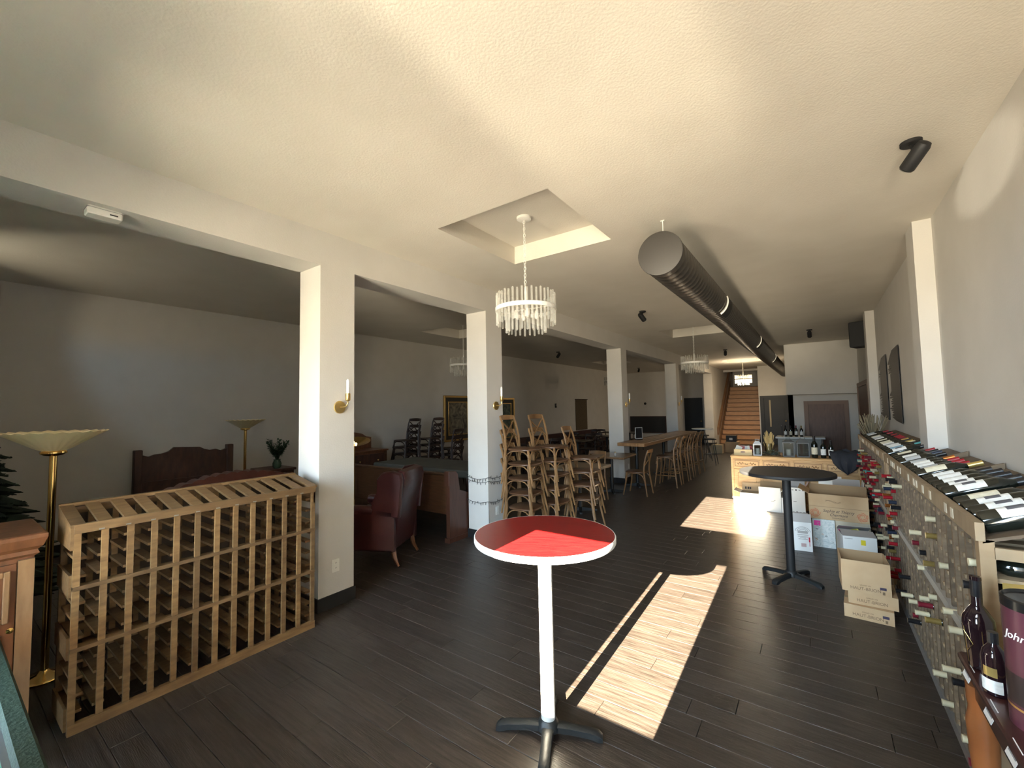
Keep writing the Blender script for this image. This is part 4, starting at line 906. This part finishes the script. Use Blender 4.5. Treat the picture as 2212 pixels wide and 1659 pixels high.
# ------------------------------------------------------------------ sideboard
t = thing('carved_sideboard', 'long carved pine sideboard covered with bottles and decorations', 'sideboard', (-.38,8.68,0))
MB().box(-.87,.87,-.22,.24,.09,.81).obj('body', pine_m, t); MB().bbox(-.91,.91,-.26,.26,.81,.85,.012).obj('top', pine_m, t); MB().bbox(-.89,.89,-.245,.25,0,.10,.01).obj('plinth', pine_m, t)
carv_m = mat('dark_carving', (.25,.12,.04), .5)
for i in range(4):
    x = -.66+i*.44
    d = MB().bbox(x-.20,x+.20,-.236,-.22,.64,.78,.004).obj('drawer', pine_m, t)
    for a,b,c,e in ((x-.185,x+.185,.755,.765),(x-.185,x+.185,.655,.665),(x-.185,x-.175,.665,.755),(x+.175,x+.185,.665,.755)): MB().box(a,b,-.242,-.236,c,e).obj('moulding', carv_m, d)
    for s in (-1,1): MB().tube([(x+s*(.05+.09*q/8), -.240, .71+.02*math.sin(q*1.6)) for q in range(9)], .006, 5).obj('carved_scroll', carv_m, d)
    MB().tube([(x-.02,-.238,.715),(x-.02,-.255,.70),(x+.02,-.255,.70),(x+.02,-.238,.715)], .004, 5).obj('handle', iron_m, d)
    d = MB().bbox(x-.20,x+.20,-.236,-.22,.13,.61,.005).obj('door', pine_m, t); MB().bbox(x-.14,x+.14,-.246,-.236,.19,.55,.006).obj('door_panel', pine_m, d); MB().lathe([(.012,0),(.015,.02),(0,.026)], 8, T(x+.17,-.236,.38,rx=R(90))).obj('knob', iron_m, d)
for x in (-.885,-.44,0,.44,.885): MB().box(x-.018,x+.018,-.232,-.22,.10,.81).obj('stile', pine_m, t)
ZS = .85
t = thing('wooden_crate', 'pale wooden tray of papers on the left end of the sideboard', 'crate', (-1.10,8.60,ZS), R(3)); cr_m = mat('pale_crate_wood', (.60,.45,.22), .6, c2=(.68,.52,.28), scale=6)
for a,b,c,d in ((-.14,.14,-.10,-.09),(-.14,.14,.09,.10),(-.14,-.13,-.09,.09),(.13,.14,-.09,.09)): MB().box(a,b,c,d,0,.10).obj('side', cr_m, t)
MB().box(-.13,.13,-.09,.09,0,.008).obj('bottom', cr_m, t)
MB().loft([[(-.05+.04*math.cos(q),-.101,.055+.016*math.sin(q)) for q in [i*math.pi/4 for i in range(8)]],[(-.05+.04*math.cos(q),-.1035,.055+.016*math.sin(q)) for q in [i*math.pi/4 for i in range(8)]]], mat=T(.05)).obj('hand_hole', mahog_m, t)
for i in range(5):
    p = tag(MB().box(-.05,.05,-.003,.003,-.06,.07,T(-1.18+i*.045,8.60+.012*i,ZS+.085,rx=R(-12+7*i),ry=R(20-9*i))).obj('paper_card', mat('paper_%d' % (i%3), ((.75,.72,.62),(.30,.06,.06),(.55,.55,.56))[i%3], .7)), ('cream card','dark red card','grey card','pale card','maroon card')[i]+' standing in the pale tray on the sideboard', 'card', 'cards in the wooden tray')
def lantern(label, x, y, w, h, m, roof, candle=True):
    t = thing('lantern', label, 'lantern', (x,y,ZS), R(4), 'lanterns on the sideboard')
    MB().bbox(-w/2,w/2,-w/2,w/2,0,.018,.003).obj('base', m, t); MB().bbox(-w/2,w/2,-w/2,w/2,h-.02,h,.003).obj('top_plate', m, t)
    for sx in (-1,1):
        for sy in (-1,1): MB().box(sx*(w/2-.008)-.008,sx*(w/2-.008)+.008,sy*(w/2-.008)-.008,sy*(w/2-.008)+.008,.018,h-.02).obj('corner_post', m, t)
    MB().loft([[(-w/2,-w/2,h),(w/2,-w/2,h),(w/2,w/2,h),(-w/2,w/2,h)],[(-w*.22,-w*.22,h+roof),(w*.22,-w*.22,h+roof),(w*.22,w*.22,h+roof),(-w*.22,w*.22,h+roof)]]).obj('roof', m, t)
    MB().tube([(-.03,0,h+roof),(-.03,0,h+roof+.03),(.03,0,h+roof+.03),(.03,0,h+roof)], .004, 5).obj('handle', m, t)
    gp = glassmat('lantern_glass', (.85,.87,.86), .08)
    for s in (-1,1): MB().box(-w/2+.016,w/2-.016,s*(w/2-.010)-.001,s*(w/2-.010)+.001,.018,h-.02).obj('pane', gp, t); MB().box(s*(w/2-.010)-.001,s*(w/2-.010)+.001,-w/2+.016,w/2-.016,.018,h-.02).obj('pane', gp, t)
    if candle: MB().lathe([(.032,.018),(.032,.12),(0,.118)], 14).obj('candle', mat('white_candle', (.75,.74,.70), .6), t, True)
lan_m = mat('grey_lantern_metal', (.10,.105,.105), .6)
lantern('white framed square lantern beside the wooden tray', -.875, 8.58, .13, .20, mat('white_washed_lantern', (.62,.64,.66), .6), .05)
lantern('tall grey lantern with a white candle on the sideboard', -.42, 8.60, .17, .25, lan_m, .03)
lantern('tall grey arched lantern without candle on the sideboard', -.22, 8.66, .18, .24, lan_m, .06, False)
t = thing('dried_flower_jar', 'glass jar of dried yellow grass on the sideboard', 'vase', (-.72,8.78,ZS)); MB().lathe([(.05,0),(.06,.02),(.06,.16),(.055,.20)], 16).obj('jar', glassmat('jar_glass', (.8,.82,.78), .08), t, True); b = MB(); rnd = random.Random(4)
for k in range(60):
    a = rnd.random()*6.28; r = rnd.random()*.09; b.tube([(r*.3*math.cos(a),r*.3*math.sin(a),.02),(r*math.cos(a),r*math.sin(a),.2+rnd.random()*.22)], [.003,.006], 3)
o = b.obj('dried_stems', mat('dried_grass', (.42,.30,.12), .8), t); o['kind'] = 'stuff'
t = thing('evergreen_garland', 'dark green garland with pine cones lying on the sideboard', 'garland', (-.66,8.62,ZS)); b = MB()
for k in range(130):
    x = rnd.uniform(-.17,.17); y = rnd.uniform(-.07,.07); z = rnd.uniform(.005,.10)*(1-abs(x)/.25); d = Vector((rnd.uniform(-1,1),rnd.uniform(-1,1),rnd.uniform(-.1,.7)))*.05; b.tube([(x,y,z),Vector((x,y,z))+d], [.004,.001], 3)
o = b.obj('needles', mat('garland_green', (.02,.05,.03), .6, c2=(.08,.12,.09), scale=30), t); o['kind'] = 'stuff'; MB().tube([(-.17,0,.01),(0,.01,.02),(.17,0,.01)], .012, 5).obj('branch', dark_m, t)
for x,y in ((.14,-.05),(.10,.03)): MB().lathe([(.005,0),(.022,.012),(.026,.03),(.014,.055),(0,.062)], 8, T(x,y,.006)).obj('pine_cone', mat('pine_cone_brown', (.24,.13,.06), .7), t)
for i, (x, lab, sc, lb) in enumerate(((-.06,'cream',1.18,'wide dark bottle with cream label, leftmost of three on the sideboard'),(.055,'white',1.0,'dark bottle with tall white label, middle of three on the sideboard'),(.155,'white',.95,'dark bottle with narrow white label, rightmost of three on the sideboard'))):
    b = bottle(lb, (x,8.56+.02*i,ZS), (0,0,R(180)), 'black', lab, 'bottles standing on the sideboard', sc)
# dark cloth thrown over the edge
t = thing('dark_cloth', 'crumpled dark blue cloth hanging over the sideboard edge', 'cloth', (.34,8.60,0)); cl = mat('navy_cloth', (.028,.030,.038), .9, bump=.3, bscale=25); rg = []; rnd = random.Random(12)
prof = [(.16,.86),(.10,.93),(.02,.98),(-.08,.97),(-.15,.93),(-.19,.875),(-.20,.80),(-.20,.72),(-.198,.66)]
for k, (y, z) in enumerate(prof):
    w = (.10,.17,.20,.21,.20,.19,.17,.11,.03)[k]; rg.append([(w*s, y-.018*math.cos(s*9)-(.014 if k > 4 else 0)-.03, z+.02*math.cos(s*7+k) if k < 5 else z-.03*(1-abs(s))) for s in [-1+i/5 for i in range(11)]])
rb = [[(p[0],p[1]+.010,p[2]-.006) for p in r][::-1] for r in rg]
MB().loft([a+b for a, b in zip(rg, rb)]).obj('cloth_fold', cl, t, True)
MB().tube([(-.1,.02,.95),(0,-.02,.99),(.1,.0,.94)], [.02,.03,.02], 6).obj('knot', cl, t, True)
for i, (x, c, h, w, lb) in enumerate(((.46,(.45,.42,.28),.09,.09,'small cream box on the right of the sideboard'),(.52,(.42,.24,.12),.11,.08,'small brown box at the right end of the sideboard'),)):
    t = thing('small_box', lb, 'box', (x+.02*i+.03,8.52,ZS), .1*i); m = mat('small_box_%d' % i, c, .7); MB().box(-w/2,w/2,-w/2,w/2,0,h).obj('carton', m, t); MB().box(-w/2-.001,w/2+.001,-w/2-.001,w/2+.001,h-.03,h+.001).obj('lid', whitebox_m if i else m, t)
# ------------------------------------------------------------------ cardboard boxes
def carton(label, x0, x1, y0, y1, z0, h, m, inside=None, flaps=(), rz=0, group='cartons around the sideboard', th=.005, closed=False):
    cx, cy = (x0+x1)/2, (y0+y1)/2; w, d = (x1-x0)/2, (y1-y0)/2
    t = thing('cardboard_box', label, 'box', (cx,cy,z0), rz, group)
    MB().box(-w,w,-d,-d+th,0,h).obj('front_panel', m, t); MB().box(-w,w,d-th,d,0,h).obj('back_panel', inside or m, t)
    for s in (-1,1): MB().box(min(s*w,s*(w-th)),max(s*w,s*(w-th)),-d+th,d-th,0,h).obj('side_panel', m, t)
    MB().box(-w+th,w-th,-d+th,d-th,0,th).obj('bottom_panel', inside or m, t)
    if closed:
        MB().box(-w,w,-d,-.002,h,h+.004).obj('top_flap', m, t); MB().box(-w,w,.002,d,h,h+.004).obj('top_flap', m, t); MB().box(-w-.001,w+.001,-.025,.025,h+.004,h+.005).obj('packing_tape', mat('packing_tape', (.45,.36,.22), .2), t)
    for side, ang, ln, fmx in flaps:      # flap hinged on the top edge; ang = opening from closed
        b = MB()
        if side in 'fb':
            s = -1 if side == 'f' else 1
            b.box(-w,w,0,ln,0,.004, T(0,s*d,h,rz=0 if s < 0 else math.pi) @ T(rx=R(ang)))
        else:
            s = -1 if side == 'l' else 1
            b.box(-d,d,0,ln,0,.004, T(s*w,0,h,rz=-math.pi/2 if s < 0 else math.pi/2) @ T(rx=R(ang)))
        b.obj('flap', fmx or m, t)
    return t
def front(t, w_half, d, z, x=0): return T(x, -d-.0008, z, rx=R(90))
ink_m = mat('faded_brown_ink', (.20,.13,.07), .8); dkink_m = mat('dark_ink', (.06,.05,.05), .8); orange_m = mat('orange_ink', (.55,.13,.05), .8); redink_m = mat('red_ink', (.45,.03,.04), .8)
# row in front of the sideboard
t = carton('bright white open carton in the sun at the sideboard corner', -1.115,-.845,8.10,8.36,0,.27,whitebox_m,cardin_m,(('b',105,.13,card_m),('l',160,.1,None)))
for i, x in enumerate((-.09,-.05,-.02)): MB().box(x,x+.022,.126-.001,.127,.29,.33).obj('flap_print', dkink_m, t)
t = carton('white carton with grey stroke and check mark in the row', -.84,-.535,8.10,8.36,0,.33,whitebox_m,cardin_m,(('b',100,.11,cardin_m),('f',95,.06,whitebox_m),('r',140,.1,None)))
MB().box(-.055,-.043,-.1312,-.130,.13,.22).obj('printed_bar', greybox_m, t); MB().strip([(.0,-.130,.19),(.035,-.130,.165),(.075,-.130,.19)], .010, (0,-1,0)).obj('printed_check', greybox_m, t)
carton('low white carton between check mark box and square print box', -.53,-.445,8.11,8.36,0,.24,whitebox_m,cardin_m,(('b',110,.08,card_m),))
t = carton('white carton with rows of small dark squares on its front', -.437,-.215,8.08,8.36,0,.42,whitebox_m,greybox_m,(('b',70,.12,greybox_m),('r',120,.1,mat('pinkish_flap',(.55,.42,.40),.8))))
sq = MB().box(-.012,.012,-.001,0,-.010,.010).mesh('printed_square', dkink_m); sq2 = MB().box(-.012,.012,-.001,0,-.010,.010).mesh('printed_square', greybox_m)
for i in range(5):
    for z in (.04,.385): o = link('printed_square', sq if i % 2 == 0 else sq2, t); o.location = (-.092+i*.046,-.1400,z)
MB().box(-.04,.0,-.141,-.14,.20,.212).obj('printed_line', greybox_m, t)
carton('plain kraft carton standing behind the script printed box', -.13,.02,7.98,8.26,0,.40,card_m,cardin_m,(('b',90,.1,None),))
t = carton('tall white sheet-like carton with pencil marks by the sideboard', -.03,.24,7.62,7.90,0,.62,whitebox_m,whitebox_m,(('f',30,.12,None),))
MB().strip([(-.05,-.1405,.50),(-.04,-.1405,.55),(-.02,-.1405,.545)], .004, (0,-1,0)).strip([(.0,-.1405,.51),(.012,-.1405,.555),(.03,-.1405,.53),(.025,-.1405,.51)], .004, (0,-1,0)).obj('pencil_marks', greybox_m, t)
carton('flat white carton with grey top behind the script printed box', .13,.43,7.15,7.45,0,.58,whitebox_m,greybox_m,(('b',120,.12,greybox_m),('r',100,.12,whitebox_m)))
# flyer box
t = carton('white wine carton with arched crest and red bottle print', -.31,-.13,6.16,6.44,0,.335,whitebox_m,greybox_m,(('f',70,.10,greybox_m),('b',150,.08,greybox_m)), R(6))
for k in range(3): MB().strip([( (.075-.018*k)*math.cos(a), -.1402, .225+(.075-.018*k)*.75*math.sin(a)) for a in [math.pi*i/10 for i in range(11)]], .006, (0,-1,0)).obj('crest_arch', greybox_m, t)
MB().box(-.05,.05,-.141,-.14,.205,.235).obj('crest_block', greybox_m, t)
for z, w in ((.185,.055),(.165,.05),(.150,.03),(.135,.045)): MB().box(-w,w,-.141,-.14,z,z+.007).obj('text_line', greybox_m, t)
MB().box(.056,.070,-.1412,-.14,.11,.165).box(.061,.066,-.1412,-.14,.06,.11).obj('red_bottle_print', redink_m, t); MB().box(-.02,.03,-.141,-.14,.05,.09).obj('pink_print', mat('pink_ink', (.55,.38,.36), .8), t)
# art box, cream box and the big script box on top
t = carton('white carton covered in sketched prints with a pink sticky note', -.11,.11,6.44,6.80,0,.33,mat('sketch_print_carton', (.76,.77,.74), .75, c2=(.50,.56,.55), scale=14, dist=3, detail=3),None,(),0,closed=True)
MB().box(-.095,-.03,-.1815,-.18,.255,.315).obj('sticky_note', mat('pink_sticky', (.85,.06,.35), .7), t)
rnd = random.Random(8)
for k in range(9):
    x = rnd.uniform(-.09,.08); z = rnd.uniform(.03,.28); MB().strip([(x+.012*math.cos(q*1.3+k), -.1806, z+.010*q*.5*math.sin(k+.4*q)) for q in range(6)], .004, (0,-1,0)).obj('sketch_line', (greybox_m,dkink_m,mat('tan_ink', (.55,.33,.2), .8))[k%3], t)
t = carton('cream carton under the big script printed box', .115,.44,6.47,6.80,0,.33,mat('cream_carton', (.62,.54,.40), .8),None,(),0,closed=True)
t = carton('large open kraft carton with script writing and orange flourishes', -.13,.44,6.44,6.78,.336,.30,card_m,cardin_m,(('b',95,.07,cardin_m),('l',150,.12,None)), R(-2))
MB().box(-.30,.30,-.1712,-.17,.150,.153).obj('flap_seam', ink_m, t)
text('Sophie et Thierry', .05, 'script_text', dkink_m, t, T(0,-.1704,.105,rx=R(90)), None, .30, .35); text('Chermont', .045, 'script_text', dkink_m, t, T(0,-.1704,.062,rx=R(90)), None, .17, .35); text('CHAMPAGNE', .02, 'small_text', dkink_m, t, T(0,-.1704,.026,rx=R(90)), None, .12)
for s in (-1,1):
    for k in range(5):
        a0 = k*1.2; MB().strip([(s*(.225+(.018+.006*q)*math.cos(a0+s*q*.55)), -.1702, .07+(.018+.006*q)*math.sin(a0+s*q*.55)) for q in range(7)], .005, (0,-1,0)).obj('orange_flourish', orange_m, t)
for k in range(2): MB().strip([(-.12+.03*q,-.1702,.22+.012*math.sin(q*1.1+k)) for q in range(6)], .003, (0,-1,0)).obj('faint_print', ink_m, t)
# white box with notes
t = carton('white carton with yellow sticky note in front of the cream box', .14,.43,5.93,6.25,0,.30,whitebox_m,greybox_m,(('b',25,.15,greybox_m),('f',12,.15,greybox_m)), R(8))
MB().box(.01,.05,-.1615,-.16,.215,.27).obj('yellow_note', mat('yellow_sticky', (.80,.66,.03), .7), t); MB().box(-.13,-.06,-.161,-.16,.272,.278).obj('printed_line', greybox_m, t)
MB().box(-.15,-.03,.02,.07,.305,.309,T(rz=R(-10))).obj('pink_note', mat('pink_sticky', (.85,.06,.35), .7), t); MB().tube([(-.02,.10,.31),(.02,.02,.335),(.05,-.03,.31)], [.006,.012,.004], 4).obj('yellow_ribbon', mat('olive_ribbon', (.45,.42,.08), .6), t); MB().tube([(.06+.03*math.cos(q),.02+.03*math.sin(q),.312) for q in [i*math.pi/5 for i in range(11)]], .006, 5).obj('tape_loop', greybox_m, t)
# stack of three kraft boxes in front of the rack
G = 'kraft wine boxes stacked by the wall rack'
for i, (dx, dy, z, h, lb) in enumerate(((0,0,0,.10,'lowest of the three kraft boxes by the wall rack'),(.025,.035,.106,.095,'middle of the three kraft boxes by the wall rack'),(-.02,.02,.2075,.25,'open topmost kraft box by the wall rack'))):
    t = carton(lb, .115+dx,.425+dx,4.48+dy,4.80+dy,z,h,card_m,cardin_m,(), R(-4+3*i), G, .005, closed=(i<2))
    text('HAUT-BRION', .034, 'printed_name', ink_m, t, T(-.005,-.1604,.032,rx=R(90)), None, .19); text('GRAND VIN', .014, 'printed_line', ink_m, t, T(-.005,-.1604,.060,rx=R(90)), None, .07)
    if i != 1: MB().box(.085,.125,-.161,-.16,.045,.065).obj('printed_block', mat('violet_ink', (.06,.045,.08), .8), t); MB().box(.10,.115,-.161,-.16,.010,.032).obj('printed_crest', ink_m, t)
    MB().box(-.151+.0,.151,-.025,.025,h+.0045,h+.0052).obj('top_tape', mat('packing_tape', (.45,.36,.22), .2), t) if i < 2 else None
# far corner: nook counter with bottles, plant on the rack end, boxes by the stairs
t = thing('nook_counter', 'white topped counter in front of the brown hatch', 'counter', (-.40,13.9,0)); MB().box(-.50,.50,-.25,.25,0,.80).obj('cabinet', mat('grey_counter_panel', (.30,.31,.29), .6), t); MB().bbox(-.55,.55,-.30,.28,.80,.845,.01).obj('counter_top', whitebox_m, t); MB().box(-.45,.45,-.262,-.25,.06,.76).obj('door_panel', mat('grey_counter_panel2', (.34,.35,.33), .6), t)
for i, (x, y, f, l) in enumerate(((-.72,13.8,'black','white'),(-.60,13.75,'black','cream'),(-.48,13.8,'burgundy','white'),(-.36,13.78,'gold','white'))):
    bottle('%s capped bottle standing on the far white counter, %s from left' % (f, ON[i]), (x,y,.845), (0,0,R(180)), f, l, 'bottles on the far counter')
t = thing('tall_faucet', 'small metal faucet rising from the far white counter', 'faucet', (-.80,13.72,.845)); MB().tube([(0,0,0),(0,0,.22)]+arc((0,0,.22),(0,0,.32),(.0,-.12,.30),5), .009, 6).obj('spout', metal_m, t, True); MB().lathe([(.02,0),(.02,.03),(0,.035)], 10, T(.06,0)).obj('lever', metal_m, t)
t = thing('dried_grass_pot', 'dried grass arrangement standing at the far end of the racks', 'plant', (.70,8.82,0)); MB().lathe([(.10,0),(.13,.05),(.15,.5),(.13,1.14),(.10,1.15)], 16).obj('tall_pot', mat('brown_clay', (.14,.09,.05), .7), t, True); b = MB(); rnd = random.Random(6)
for k in range(90):
    a = rnd.random()*6.28; r = rnd.random()*.22; b.tube([(r*.2*math.cos(a),r*.2*math.sin(a),1.1),(r*math.cos(a),r*math.sin(a),1.28+rnd.random()*.28)], [.003,.007], 3)
o = b.obj('dried_stems', mat('dried_tan_grass', (.22,.18,.11), .8), t); o['kind'] = 'stuff'
carton('small pale kraft carton on the floor near the stairs', -3.15,-2.80,16.7,17.0,0,.30,mat('pale_kraft',(.55,.44,.28),.8),None,(),0,'cartons near the stairs',closed=True)
t = carton('brown kraft carton behind the pale one near the stairs', -2.78,-2.35,17.2,17.6,0,.38,card_m,None,(),0,'cartons near the stairs',closed=True)
t = carton('black carton with white label stacked near the stairs', -2.75,-2.42,17.25,17.55,.386,.22,mat('black_carton',(.02,.018,.016),.6),None,(),0,'cartons near the stairs',closed=True); MB().box(-.06,.05,-.1515,-.15,.06,.14).obj('white_label', whitebox_m, t)
